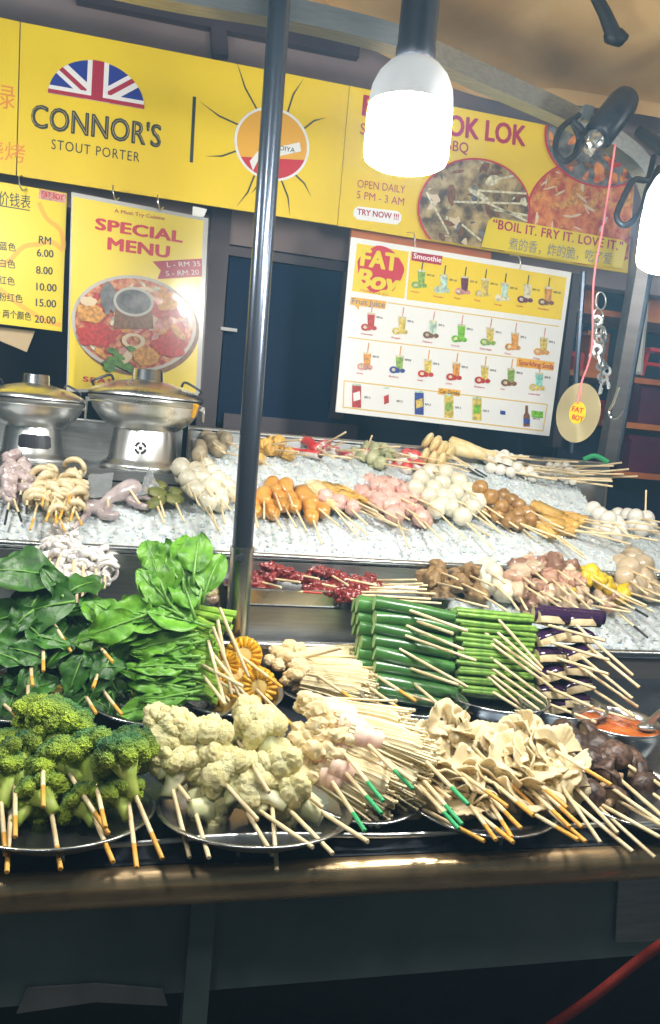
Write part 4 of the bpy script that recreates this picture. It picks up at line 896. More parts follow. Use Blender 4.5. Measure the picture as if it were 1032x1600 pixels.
def balls(key, pname, m, r, n, pitch=1.75, amp=.07, fr=1.6, sub=3, jit=.12, sq=(1, 1, 1), spin=True):
    out = []
    for i in range(n):
        me = ballmesh(key, m, r, amp, fr, sub); sc = Matrix.Diagonal((*[a*rnd.uniform(.92, 1.08) for a in sq], 1))
        out.append((pname, me, Matrix.Translation((-r*.75-i*r*pitch, rnd.uniform(-1, 1)*r*jit, rnd.uniform(-1, 1)*r*jit)) @ (sc @ rot3() if spin else sc)))
    return out
def blocks(key, pname, m, size, n, pitch):
    def f(i):
        r_ = random.Random(i); b = MB(); bm = bmesh.new(); bmesh.ops.create_cube(bm, size=1); bmesh.ops.bevel(bm, geom=bm.edges[:], offset=.14, segments=3, affect='EDGES'); bmesh.ops.subdivide_edges(bm, edges=bm.edges[:], cuts=1, use_grid_fill=True)
        b.add([V((v.co.x*size[0], v.co.y*size[1], v.co.z*size[2]))*(1+.12*noise.noise(v.co*3+V((i*4, 0, 0)))) for v in bm.verts], [[v.index for v in f_.verts] for f_ in bm.faces]); bm.free(); return b.mesh(key, [m])
    return [(pname, lib(key, 3, f), Matrix.Translation((-size[0]*.5-i*pitch, rnd.uniform(-.002, .002), 0)) @ Matrix.Rotation(rnd.uniform(-.25, .25), 4, 'X') @ Matrix.Rotation(rnd.uniform(-.15, .15), 4, 'Z')) for i in range(n)]
def logs(key, pname, m, r, L):
    def f(i):
        b = MB(); n = 12; b.tube([(-L*k/n, .004*math.sin(k*.8+i), .003*math.cos(k*.7+i*2)) for k in range(n+1)], [r*max(.25, math.sin(PI*(.06+.88*k/n))**.45)*(1+.06*noise.noise(V((k, i, 0)))) for k in range(n+1)], 16); return b.mesh(key, [m])
    return [(pname, lib(key, 3, f), Matrix.Identity(4))]
def curls(key, pname, m, s, n, fold=True):
    """folded, curled strips: squid rings, tentacles, intestines"""
    def f(i):
        r_ = random.Random(i*7+len(key)); b = MB(); K_ = 20 if fold else 8
        for k in range(K_):
            c = V((-k*(1.15/K_), r_.uniform(-.14, .14), r_.uniform(-.12, .12))); pts = []; ph = r_.uniform(0, 6); a = r_.uniform(.12, .3) if fold else r_.uniform(.2, .36); tw = r_.uniform(2.5, 6)
            for t in range(11):
                g = ph+t/10*tw; aa = a*(1-.05*t) if fold else a; pts.append(c+V((r_.uniform(-.03, .03)+.12*math.sin(g*.7)+(.1*t/10 if fold else 0), aa*math.cos(g), aa*math.sin(g))))
            w = r_.uniform(.06, .105) if fold else r_.uniform(.1, .14); b.tube(bez(pts, 2), [w*(1.1-.75*q/20 if fold else .55+.45*math.sin(PI*q/20)) for q in range(21)], 7)
        b.ball((-.4, 0, 0), (.5, .17, .17), 3, .5, 2.5, 0, i)
        if fold: b.ball((-.08, 0, 0), (.16, .13, .13), 3, .3, 2, 0, i+9)
        b.v = [v*s for v in b.v]; return b.mesh(key, [m])
    return [(pname, lib(key, 4, f), Matrix.Rotation(rnd.uniform(0, 6), 4, 'X'))]
def lumps(key, pname, m, s, n, step=.6):
    """raw meat pieces threaded on the stick"""
    def f(i):
        b = MB(); b.ball((0, 0, 0), (s*rnd.uniform(.8, 1.1), s*rnd.uniform(.7, 1), s*rnd.uniform(.5, .8)), 3, .5, 1.4, 0, i*3+len(key))
        b.ball((s*.4, s*.3, s*.2), (s*.7, s*.5, s*.45), 3, .5, 1.6, 0, i*5+2); return b.mesh(key, [m if isinstance(m, str) else m[i % len(m)]])
    return [(pname, lib(key, 6, f), Matrix.Translation((-s*.6-i*s*step*2, rnd.uniform(-.3, .3)*s, rnd.uniform(-.2, .3)*s)) @ rot3()) for i in range(n)]
def caps(n):
    """oyster mushrooms: wavy fans with a short stem"""
    def f(i):
        r_ = random.Random(i+5); b = MB(); R = .034*r_.uniform(.85, 1.2); nu, nv = 110, 10; sp = r_.uniform(3.6, 5.0); top, bot = [], []
        def pt(u, v, off):
            g = -sp/2+sp*u; rr_ = R*(.1+.9*v)*(1+.28*noise.noise(V((math.cos(g)*1.6, math.sin(g)*1.6, i*5)))*v+.07*v*v*noise.noise(V((g*9, i, 3))))
            z = .022*v**1.4-.018*v**3.2*(.6+.6*noise.noise(V((g*1.0, i, 2))))+.008*v*v*math.sin(g*3+i)+.002*v*math.sin(g*7+i*2)
            return V((rr_*math.cos(g), rr_*math.sin(g), z-off*(1-.88*v)))
        b.grid(lambda u, v: pt(u, v, 0), nu, nv); b.grid(lambda u, v: pt(u, v, .009)-V((0, 0, .0012+.001*(1 if int(u*nu) % 2 else -1)*min(1, 3*v*(1-v)+.2))), nu, nv)
        o = len(b.v)-(nu+1)*(nv+1)
        for a in range(nu): b.f.append([a*(nv+1)+nv, (a+1)*(nv+1)+nv, o+(a+1)*(nv+1)+nv, o+a*(nv+1)+nv]); b.m.append(0)
        b.tube([(.0, 0, -.004), (-.012, 0, -.012), (-.026, .003, -.016)], [.012, .01, .008], 9); return b.mesh('mushroom', ['oyster'])
    out = []
    for i in range(n):
        d = V((rnd.uniform(-.15, .6), rnd.uniform(-.5, .5), rnd.uniform(.5, 1))).normalized()
        out.append(('mushroom', lib('oyster', 7, f), Matrix.Translation((-.008-.015*i, rnd.uniform(-.012, .012), rnd.uniform(-.004, .012))) @ dirmat(d, rnd.uniform(0, 6.3)) @ Matrix.Diagonal((1.05,)*3+(1,))))
    return out
def shiitake(n):
    def f(i):
        b = MB(); R = .024; pr = [(0, .017), (R*.4, .0165), (R*.75, .012), (R*.97, .004), (R, -.001), (R*.93, -.0045), (R*.8, -.003)]
        k = len(b.v); b.lathe(pr, 28); b.v = [v*(1+.16*noise.noise(V((v.x*40, v.y*40, v.z*40+i*3)))) for v in b.v]
        b.add([(R*.81*math.cos(g), R*.81*math.sin(g), -.002) for g in [2*PI*j/20 for j in range(20)]], [tuple(range(20))], 1)
        b.tube([(0, 0, -.001), (.001, .001, -.008), (.003, 0, -.015)], [.006, .0065, .007], 10, 1); return b.mesh('mushroom', ['shiitake', 'shiistem'])
    return [('mushroom', lib('shii', 4, f), Matrix.Translation((-.014-.032*i, rnd.uniform(-.006, .006), rnd.uniform(-.004, .006))) @ dirmat(V((rnd.uniform(-.6, .6), rnd.uniform(-.8, .8), rnd.uniform(-.2, 1))), rnd.uniform(0, 6))) for i in range(n)]

KIND = {
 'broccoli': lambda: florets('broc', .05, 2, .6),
 'cauliflower': lambda: florets('cauli', .054, 2, 1.0),
 'oyster': lambda: caps(5),
 'shiitake': lambda: shiitake(3),
 'fishball': lambda: balls('fish ball', 'fish_ball', 'fishball', .0195, 3),
 'whiteball': lambda: balls('white ball', 'fish_ball', 'whiteball', .0195, 3, amp=.04),
 'paleball': lambda: balls('pale ball', 'fish_ball', 'fishball', .021, 3, amp=.09),
 'tanball': lambda: balls('tan ball', 'meat_ball', 'tanball', .0185, 3, amp=.05),
 'brownball': lambda: balls('brown ball', 'meat_ball', 'brownball', .0185, 3, amp=.12, fr=2),
 'pinkball': lambda: balls('pink ball', 'meat_ball', 'pinkball', .0215, 3, amp=.3, fr=2.2),
 'sausage': lambda: logs('sausage', 'sausage', 'sausage', .0175, .075),
 'shortsausage': lambda: balls('short sausage', 'sausage_piece', 'sausage', .0165, 2, 2.1, .12, 1.5, sq=(1.35, 1, 1), spin=False),
 'pastry': lambda: blocks('tofu sheet', 'tofu_slice', 'tofu', (.05, .034, .012), 2, .045),
 'cakeslab': lambda: blocks('fish cake slab', 'fish_cake', 'fishcake', (.07, .03, .022), 1, .06),
 'tofucube': lambda: blocks('tofu cube', 'tofu_cube', 'tofu', (.026, .028, .026), 3, .029),
 'tofubar': lambda: blocks('tofu bar', 'tofu_bar', 'tofu', (.085, .03, .022), 1, .09),
 'fishcake': lambda: balls('fish cake disc', 'fish_cake', 'fishcake', .023, 3, .9, .1, sq=(.45, 1, 1), spin=False),
 'longcake': lambda: logs('long cake', 'fish_cake', 'fishcake', .016, .1),
 'crab': lambda: [('crab_stick', lib('crab', 3, crabmesh), Matrix.Rotation(rnd.uniform(-.6, .6), 4, 'X'))],
 'redwhite': lambda: [('crab_claw', lib('claw', 3, clawmesh), Matrix.Translation((-.02-i*.032, 0, 0)) @ Matrix.Rotation(rnd.uniform(-.5, .5), 4, 'X')) for i in range(2)],
 'dumpling': lambda: balls('dumpling', 'dumpling', 'dumpling', .0165, 3, 1.6, .3, 2),
 'grayroll': lambda: balls('grey roll', 'mushroom_roll', 'grayball', .0185, 2, 1.9, .15, 1.6, sq=(1.25, .95, .95), spin=False),
 'smallwhite': lambda: balls('small white', 'quail_egg', 'whiteball', .0135, 3, 1.8, .05),
 'squid': lambda: curls('squid', 'squid_piece', 'squid', .07, 1),
 'intestine': lambda: curls('intestine', 'intestine_piece', 'squidcream', .058, 1, False),
 'purple': lambda: lumps('purple squid', 'squid_piece', 'squidpurple', .019, 3, .6),
 'liver': lambda: lumps('liver', 'liver_piece', 'liver', .0115, 6, .62),
 'gizzard': lambda: lumps('gizzard', 'gizzard_piece', ('gizzard', 'gizzard2', 'gizzard3'), .019, 3, .6),
 'mince': lambda: lumps('mince', 'meat_lump', 'mince', .0195, 3, .6),
 'yellow': lambda: lumps('yolk', 'tofu_skin_piece', 'yolk', .0165, 3, .6),
 'whiteroll': lambda: logs('white roll', 'fish_roll', 'fishball', .019, .06),
 'wrap': lambda: [('leaf_wrap', lib('wrap', 2, wrapmesh), Matrix.Identity(4))],
}
def crabmesh(i):
    b = MB(); n = 10; L = .085
    b.tube([(-L*k/n, .002*math.sin(k+i), 0) for k in range(n+1)], [.0085*(1+.1*noise.noise(V((k, i, 4)))) for k in range(n+1)], 12, 0, sq=1.35)
    o = len(b.v); b.tube([(-L*k/n, .002*math.sin(k+i), -.0022) for k in range(n+1)], [.0086*(1+.1*noise.noise(V((k, i, 4)))) for k in range(n+1)], 12, 1, sq=1.32)
    return b.mesh('crab stick', ['crabred', 'crabwhite'])
def clawmesh(i):
    b = MB(); b.ball((0, 0, 0), (.017, .016, .014), 3, .2, 2, 1, i); b.ball((.001, 0, .0055), (.0155, .0145, .0105), 3, .2, 2, 0, i); return b.mesh('claw', ['crabred', 'crabwhite'])
def wrapmesh(i):
    b = MB(); b.ball((-.02, 0, 0), (.026, .02, .009), 3, .3, 2, 0, i); b.ball((-.05, .006, .004), (.02, .016, .008), 3, .4, 2, 0, i+3); return b.mesh('wrap', ['wrapleaf'])

def skewer(kind, name, cat, group, desc, c, plane, L=.115, tip=None, lift=0.0, roll=None, sc=1.0, r=.0027):
    fx, fy, hx, hy = c
    p0 = Pp(fx, fy, V(plane[0])+V(plane[1])*lift, plane[1]); p1 = handle(p0, hx, hy, L)
    o = new(name, cat, p0, group, hx, desc)
    x = (p1-p0).normalized(); back = .0
    F = frame(x) @ Matrix.Rotation(rnd.uniform(-.5, .5) if roll is None else roll, 4, 'X') @ Matrix.Diagonal((sc, sc, sc, 1))
    for nm, me, mw in KIND[kind](): link(nm, me, o, F @ mw)
    add_stick(o, p0, p1, tip, r, .035)
    return o
def many(kind, name, cat, group, desc, rows, plane, **kw):
    for q in rows:
        k = dict(kw)
        if len(q) > 4: k.update(q[4])
        skewer(kind, name, cat, group, desc, q[:4], plane, **k)

# ---------------------------------------------------------------- plates and bowls
def plate(px, py, rpx, label, h=.028, tilt=0.0, depth_=.02, name='steel_plate', cat='plate', group='round steel plates'):
    """rim centre at the pixel, rim radius in photo pixels"""
    c = bench(px, py, h); R = rpx*depth(c)/FPX
    n = (BN*(1-tilt)+V((0, 0, 1))*tilt).normalized(); X = Matrix.Translation(c) @ dirmat(n)
    b = MB(); d = depth_
    b.lathe([(0, -d), (R*.72, -d), (R*.86, -d*.55), (R*.93, -.003), (R, 0), (R+.003, -.001), (R+.001, -.0035), (R*.93, -.006), (R*.86, -d*.6-.002), (R*.72, -d-.0025), (0, -d-.0025)], 64, X=X)
    return solo(name, b, ['steel'], label, cat, group, sharp=3), c, n, R
def heap(px, py, h=.03, tilt=.62):
    return (bench(px, py, h), V((-.12, -math.sin(tilt), math.cos(tilt))))
plate(88, 1262, 148, 'wide steel plate under the broccoli at the counter front', tilt=1.6)
plate(400, 1258, 150, 'wide steel plate under the cauliflower', tilt=1.6)
plate(562, 1205, 112, 'steel plate tilted under the pink root enoki bundles', h=.035, tilt=-.5)
plate(748, 1240, 122, 'steel plate under the oyster mushrooms', tilt=.8)
plate(990, 1236, 104, 'steel plate under the brown mushrooms', tilt=.6)
plate(358, 1074, 84, 'steel plate under the corn pieces', tilt=.2)
plate(507, 1050, 92, 'steel plate under the plain enoki bundles behind the corn', tilt=-.4)
plate(40, 1080, 112, 'steel plate under the dark leafy greens', tilt=.8)
plate(255, 1086, 112, 'steel plate under the bright choy stack', tilt=.8)
def bowl(px, py, rpx, label, h, dp, name='steel_bowl', group='steel bowls'):
    c = bench(px, py, h); R = rpx*depth(c)/FPX; X = Matrix.Translation(c)
    t = thing(name, label, 'bowl', c, group)
    b = MB(); b.lathe([(0, -dp), (R*.62, -dp), (R*.8, -dp*.75), (R*.93, -dp*.3), (R*.97, -.002), (R*1.03, .0), (R*1.035, -.003), (R*.985, -.005), (R*.95, -dp*.32), (R*.82, -dp*.8), (R*.64, -dp-.003), (0, -dp-.003)], 56, X=X)
    part('bowl_body', b, ['steel'], t, sharp=3); return t, c, R
bowl(648, 1088, 82, 'steel bowl under the stack of green pods', .04, .035)
bowl(778, 1084, 78, 'steel bowl under the stack of long beans', .04, .035)
bowl(880, 1098, 66, 'steel bowl under the aubergine stack', .04, .035)
t, c, R = bowl(965, 1124, 67, 'deep steel bowl of red chilli sauce at the right', .05, .052, 'sauce_bowl', None)
b = MB(); b.grid(lambda u, v: c+V((R*.94*v*math.cos(2*PI*u), R*.94*v*math.sin(2*PI*u), -.012+.0018*noise.noise(V((v*6*math.cos(2*PI*u), v*6*math.sin(2*PI*u), 0))))), 48, 10)
solo('chilli_sauce', b, ['sauce'], 'red orange chilli sauce filling the deep steel bowl', 'sauce')
b = MB(); a = P(1010, 1136, depth(c)-.01); b.tube(bez([a, (a+P(1040, 1108, depth(c)-.03))/2+V((0, 0, .004)), P(1062, 1092, depth(c)-.05)], 5), .005, 8, sq=.5); b.ball(a, (.016, .012, .006), 3)
solo('ladle', b, ['brush'], 'steel ladle standing in the chilli sauce bowl', 'ladle')
# pale metal sheet lying right of the aubergines
b = MB(); q = [bench(684, 1128, .004), bench(880, 1128, .004), bench(1010, 1185, .004), bench(935, 1195, .004), bench(800, 1130, .004)]
q = [bench(880, 1135, .004), bench(1100, 1150, .004), bench(1100, 1210, .004), bench(905, 1200, .004)]
b.add(q+[p-V((0, 0, .0035)) for p in q], [(0, 1, 2, 3), (7, 6, 5, 4), (0, 4, 5, 1), (1, 5, 6, 2), (2, 6, 7, 3), (3, 7, 4, 0)]); solo('metal_sheet', b, ['brush'], 'bare brushed metal sheet under the sauce bowl', 'sheet', smooth=False)
c = bench(925, 1151, .008); b = MB(); b.ball(c, (.006, .006, .003), 2); solo('screw_head', b, ['dark_steel'], 'screw head on the metal sheet left of the sauce bowl', 'screw')

# ---------------------------------------------------------------- front row
O, G, K = dict(tip='orange'), dict(tip='green'), dict(tip='black')
PB = heap(100, 1290)
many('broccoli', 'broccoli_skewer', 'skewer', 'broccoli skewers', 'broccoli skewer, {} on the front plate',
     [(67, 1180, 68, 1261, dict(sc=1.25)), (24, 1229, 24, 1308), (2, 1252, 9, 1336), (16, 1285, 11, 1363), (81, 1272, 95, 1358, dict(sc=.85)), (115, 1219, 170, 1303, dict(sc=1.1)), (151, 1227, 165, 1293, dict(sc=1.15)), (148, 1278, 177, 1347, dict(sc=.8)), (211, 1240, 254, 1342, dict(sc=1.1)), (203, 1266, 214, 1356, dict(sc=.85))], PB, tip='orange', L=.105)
PC = heap(400, 1285)
many('cauliflower', 'cauliflower_skewer', 'skewer', 'cauliflower skewers', 'cauliflower skewer, {} on its plate',
     [(270, 1234, 297, 1341), (306, 1270, 327, 1341), (328, 1198, 404, 1282, dict(sc=.95)), (381, 1172, 421, 1239, dict(sc=.95)), (375, 1250, 427, 1337), (425, 1246, 433, 1362), (404, 1266, 490, 1325), (449, 1262, 521, 1335), (501, 1268, 576, 1316)], PC, L=.11, sc=.9)
many('cauliflower', 'cauliflower_skewer', 'skewer', 'cauliflower skewers', 'cauliflower skewer, {} on its plate',
     [(300, 1172, 340, 1195), (428, 1190, 470, 1222), (470, 1235, 505, 1262), (275, 1222, 296, 1250), (360, 1222, 400, 1250)], PC, L=.045, lift=-.004, sc=.85)
POY = heap(750, 1275)
many('oyster', 'oyster_mushroom_skewer', 'skewer', 'oyster mushroom skewers', 'oyster mushroom skewer, {} by stick end',
     [(707, 1198, 793, 1260, dict(tip='orange', sc=.85)), (737, 1165, 839, 1265, dict(tip='orange', sc=.8)), (657, 1262, 756, 1314, O), (733, 1255, 775, 1312, O), (735, 1262, 802, 1316, O), (761, 1245, 800, 1308, O), (750, 1228, 814, 1294, O), (770, 1222, 833, 1274, O), (801, 1190, 886, 1262, dict(tip='orange', sc=.85)), (822, 1212, 909, 1292, O), (824, 1228, 890, 1292, O), (818, 1262, 903, 1312, O), (837, 1248, 915, 1315, O), (872, 1220, 938, 1316), (854, 1165, 955, 1226, dict(tip='orange', sc=.75)), (878, 1205, 965, 1301), (880, 1240, 988, 1330)], POY, L=.12)
many('oyster', 'oyster_mushroom_skewer', 'skewer', 'oyster mushroom skewers', 'oyster mushroom skewer, {} by stick end',
     [(700, 1205, 740, 1228), (845, 1190, 873, 1225), (672, 1225, 705, 1248)], POY, L=.05, lift=-.004, sc=.9)
PSH = heap(980, 1265)
many('shiitake', 'brown_mushroom_skewer', 'skewer', 'brown mushroom skewers', 'brown mushroom skewer, {} by stick end',
     [(951, 1228, 1032, 1285), (969, 1218, 1036, 1276), (934, 1254, 1033, 1309), (971, 1254, 1042, 1294), (930, 1256, 1025, 1341), (1015, 1215, 1080, 1260), (1020, 1240, 1090, 1290)], PSH, L=.11, sc=1.05)
many('shiitake', 'brown_mushroom_skewer', 'skewer', 'brown mushroom skewers', 'brown mushroom skewer, {} by stick end', [(930, 1190, 950, 1205), (975, 1192, 1000, 1208), (905, 1225, 925, 1245)], PSH, L=.03, lift=-.01, sc=1.05)

# ---- enoki bundles: root clump left, fan of thin stems right
def enoki(root, tipc, stick, tip, plane, group, desc, name, ham=True, lift=0.0, wid=.024, L=.115, n=64):
    a = Pp(*root, V(plane[0])+V(plane[1])*lift, plane[1]); e = Pp(*tipc, V(plane[0])+V(plane[1])*lift, plane[1])
    o = new(name, 'skewer', a, group, stick[2], desc); X = frame(e-a, plane[1]); Lb = (e-a).length; r_ = random.Random(root[0]+root[1]*7)
    b = MB()
    for i in range(n):
        g, q = r_.uniform(0, 2*PI), r_.random()**.5; y0, z0_ = .5*wid*q*math.cos(g), .42*wid*q*math.sin(g); sp = r_.uniform(1.0, 2.1); ln = Lb*r_.uniform(.72, 1.06); dy, dz = r_.uniform(-.002, .002), r_.uniform(-.002, .0015)
        pts = [a+X.to_3x3() @ V((ln*t, y0*(.75+(sp-.75)*t)+dy*math.sin(t*4+i), z0_*(.75+(sp*.8-.75)*t)+dz*math.sin(t*3+i)-.006*t*t)) for t in (0, .2, .42, .62, .82, 1)]
        b.tube(pts, .0017, 5); b.ball(pts[-1], .003, 1)
    core = [a+X.to_3x3() @ V((Lb*t, 0, -.003*t*t)) for t in (0, .15, .3, .5, .7, .84)]
    b.tube(core, [wid*k_ for k_ in (.42, .4, .42, .5, .56, .5)], 40, sq=.8); nb = 40*6
    for q in range(len(b.v)-nb, len(b.v)): c_ = core[(q-len(b.v)+nb)//40]; b.v[q] = c_+(b.v[q]-c_)*(1+.08*((q % 40) % 2)+.03*r_.uniform(-1, 1))
    part('stem_fan', b, ['enoki'], o)
    b = MB()
    for i in range(9):
        q = r_.uniform(.22, .32)*wid; b.ball(a+X.to_3x3() @ V((r_.uniform(-.026, .012), r_.uniform(-.42, .42)*wid, r_.uniform(-.36, .36)*wid)), (q*1.3, q, q), 3, .3, 2.2, 0, i+root[0], X=X.to_3x3())
    part('root_clump', b, ['enokiroot'], o)
    if ham:
        b = MB(); K_ = 10
        b.tube([a+X.to_3x3() @ V((Lb*(.06+.34*t/K_), 0, 0)) for t in range(K_+1)], [wid*(.43+.02*math.sin(t*1.9+root[0])) for t in range(K_+1)], 26, cap=False, sq=1.1); b.v = [v+(v-a).normalized()*.002*noise.noise(v*70) for v in b.v]; part('ham_wrap', b, ['ham'], o)
    p0 = Pp(stick[0], stick[1], V(plane[0])+V(plane[1])*(lift+.01), plane[1]); add_stick(o, p0, handle(p0, stick[2], stick[3], L), tip)
PE = heap(560, 1262, .035, .75); gE = 'pink wrapped enoki skewers'; dE = 'enoki bundle wrapped in pink ham, {} on the tilted plate'
for (ro, ti, stc, tp, lf) in [((500, 1108), (640, 1142), (599, 1184, 649, 1223), None, -.006), ((522, 1126), (655, 1172), (567, 1155, 647, 1234), 'green', .004), ((545, 1145), (676, 1185), (664, 1188, 733, 1258), 'green', .01), ((500, 1150), (610, 1205), (534, 1172, 600, 1253), 'green', 0),
        ((482, 1168), (600, 1225), (535, 1201, 597, 1272), 'green', -.004), ((512, 1190), (620, 1240), (523, 1227, 571, 1299), 'green', 0), ((494, 1205), (600, 1250), (655, 1211, 723, 1289), 'green', -.01), ((560, 1190), (665, 1225), (657, 1229, 718, 1296), 'green', -.004)]:
    enoki(ro, ti, stc, tp, PE, gE, dE, 'enoki_skewer', True, lf, .04, n=120)
PE2 = heap(507, 1085, .02, .6); gE = 'plain enoki skewers'; dE = 'plain enoki bundle, {} on the plate behind'
for (ro, ti, stc, tp, lf) in [((445, 1032), (560, 1040), (470, 1030, 535, 1012), None, -.012), ((455, 1042), (585, 1050), (580, 1050, 651, 1096), 'orange', .0), ((478, 1052), (592, 1066), (497, 1056, 557, 1096), 'orange', .006), ((470, 1064), (580, 1080), (580, 1076, 640, 1118), 'orange', 0), ((462, 1026), (560, 1030), (591, 1100, 641, 1117), None, -.014)]:
    enoki(ro, ti, stc, tp, PE2, gE, dE, 'enoki_skewer', False, lf, .036, n=110)

# ---- stacked long things: pods, beans, aubergines
def stackplane(px, py, h=.02, tilt=1.25): return (bench(px, py, h), V((-.1, -math.sin(tilt), math.cos(tilt))))
def pod(mb, a, e, r, n=6, mi=0, end=1, bend=.0, taper=.6, ridge=0.0):
    k = 9; X = frame(e-a).to_3x3(); L = (e-a).length
    mb.tube([a+X @ V((L*t/k, bend*math.sin(PI*t/k), bend*.6*math.sin(PI*t/k))) for t in range(k+1)], [r*(1-(1-taper)*(t/k)**2.2) for t in range(k+1)], n, mi, True, end)
    if ridge:
        o = len(mb.v)-(k+1)*n
        for t in range(k+1):
            c = sum(mb.v[o+t*n:o+t*n+n], V())/n
            for j in range(1, n, 2): mb.v[o+t*n+j] = c+(mb.v[o+t*n+j]-c)*(1-ridge)
PK = stackplane(640, 1095); nK = PK[1]; gK = 'green pod skewers'
ks = [(653, 960, 731, 986), (657, 974, 708, 990), (651, 986, 725, 1015), (657, 1003, 743, 1032), (646, 1028, 730, 1073), (649, 1048, 716, 1070), (649, 1072, 687, 1102), (651, 1090, 745, 1115)]
for j, (fx, fy, hx, hy) in enumerate(ks):
    y = 952+j*19.5; a0 = Pp(640, y, *PK); o = new('pod_skewer', 'skewer', a0, gK, hy, 'thick green pods on a stick, {} of the pod stack')
    for q in range(3):
        off = -nK*(.008+.026*q)
        xl = 588 if q == 0 else 566
        a = Pp(xl+rnd.uniform(-5, 5), y-9+rnd.uniform(-3, 3)-q*2, *PK)+off; e = Pp(712+rnd.uniform(-6, 6), y+14+rnd.uniform(-3, 3), *PK)+off
        b = MB(); pod(b, a, e, .0152*rnd.uniform(.85, 1.12), 12, taper=rnd.uniform(.6, .8), bend=rnd.uniform(-.005, .006), ridge=.1); part('pod', b, ['okra', 'okraend'], o, True, 1.0)
    p0 = Pp(fx, fy, *PK)+nK*.012; add_stick(o, p0, handle(p0, hx, hy, .09), None)
for j in range(3):     # pods lying on top
    pass
PN = stackplane(775, 1090); nN = PN[1]; gN = 'long bean skewers'
ns = [(786, 977, 849, 1045), (783, 994, 847, 1049), (776, 1003, 860, 1062), (775, 1012, 864, 1075), (781, 1039, 861, 1097), (780, 1053, 858, 1106), (777, 1062, 861, 1123), (778, 1072, 860, 1140), (775, 1085, 853, 1132)]
for j, (fx, fy, hx, hy) in enumerate(ns):
    y = 957+j*15.2; a0 = Pp(775, y, *PN); o = new('bean_skewer', 'skewer', a0, gN, hy, 'green long beans on a stick, {} of the bean stack')
    b = MB()
    for q in range(12):
        off = -nN*(.002+.011*(q//2)) ; yy = y+(q % 2)*7.6-4+rnd.uniform(-2.5, 2.5)
        a = Pp(718+rnd.uniform(-6, 6), yy-1, *PN)+off; e = Pp(836+rnd.uniform(-7, 5), yy+10, *PN)+off
        pod(b, a, e, .0048*rnd.uniform(.9, 1.1), 8, 0, 1, rnd.uniform(-.003, .003), .9)
    part('bean_bundle', b, ['bean', 'okraend'], o, True, 1.0)
    p0 = Pp(fx, fy, *PN)+nN*.004; add_stick(o, p0, handle(p0, hx, hy, .095), None)
PG = stackplane(880, 1105); nG = PG[1]; gG = 'aubergine skewers'
gs_ = [(864, 980, 944, 1001, 866, 962), (868, 1007, 951, 1031, 868, 992), (875, 1031, 953, 1054, 866, 1022), (862, 1053, 932, 1076, 866, 1052), (864, 1078, 928, 1106, 868, 1080), (860, 1102, 930, 1128, 868, 1104),
       (913, 991, 988, 1054, 914, 966), (927, 1018, 998, 1073, 914, 992), (915, 1034, 987, 1090, 912, 1018), (915, 1050, 999, 1106, 908, 1044), (932, 1083, 991, 1119, 908, 1070), (902, 1100, 991, 1125, 906, 1094)]
def chunk(mb, c, ax, up, w, h, l):
    """quarter-round log: pale cut face towards the front, skin rounding over the top to the back"""
    y = up.cross(ax); N = 10; y = y if y.dot(RT) > 0 else -y
    prof = [(0, 0), (-.001, h*.12), (0, h*.5)]+[(l*(1-math.cos(PI/2*i/N)), h*.5+h*.62*math.sin(PI/2*i/N)) for i in range(1, N+1)]+[(l, 0)]
    K_ = 6; m_ = len(prof)
    def rr(t): return 1-.12*abs(t)**4
    vs = [c+y*(w*t)+ax*(p[0]+.003*(1-rr(t))*8)+up*(p[1]*rr(t)+.0015*noise.noise(V((t*3, p[1]*80, c.x*50)))) for t in [-1+2*k/K_ for k in range(K_+1)] for p in prof]
    o = len(mb.v); mb.add(vs, [], 0)
    for k in range(K_):
        for i in range(m_-1): mb.f.append([o+k*m_+i, o+(k+1)*m_+i, o+(k+1)*m_+i+1, o+k*m_+i+1]); mb.m.append(1 if i < 2 else 0)
    mb.f.append([o+i for i in range(m_)]); mb.m.append(1); mb.f.append([o+K_*m_+i for i in range(m_)]); mb.m.append(1)
for j, (fx, fy, hx, hy, cx, cy) in enumerate(gs_):
    c = Pp(cx, cy+12, *PG); o = new('aubergine_skewer', 'skewer', c, gG, hx+hy*.01, 'purple aubergine chunks on a stick, {} by stick end')
    ax = (-nG+RT*rnd.uniform(-.2, .2)).normalized(); up = ax.cross(RT).normalized(); up = up if up.z > 0 else -up
    b = MB(); up2 = (up+RT*rnd.uniform(-.3, .1)).normalized()
    chunk(b, c, ax, (up2-ax*up2.dot(ax)).normalized(), .0245, .025, .03); part('aubergine_chunk', b, ['eggskin', 'eggflesh'], o, True, .9)
    b = MB(); c2 = c+ax*.034+RT*rnd.uniform(-.004, .004)+V((0,0,.004)); chunk(b, c2, ax, up, .023, .022, .03); part('aubergine_chunk', b, ['eggskin', 'eggflesh'], o, True, .9)
    if j in (0, 6):
        for q in range(2):
            b = MB(); c3 = Pp(cx-14+q*20, cy-3-q*6, *PG)+ax*(.02+.03*q); pod(b, c3-RT*.01, c3+RT*.055+V((0, 0, -.006)), .014, 14, taper=.95); part('aubergine_chunk', b, ['eggskin', 'eggflesh'], o, True, .9)
    p0 = Pp(fx, fy, *PG)+nG*.008; add_stick(o, p0, handle(p0, hx, hy, .1), None)

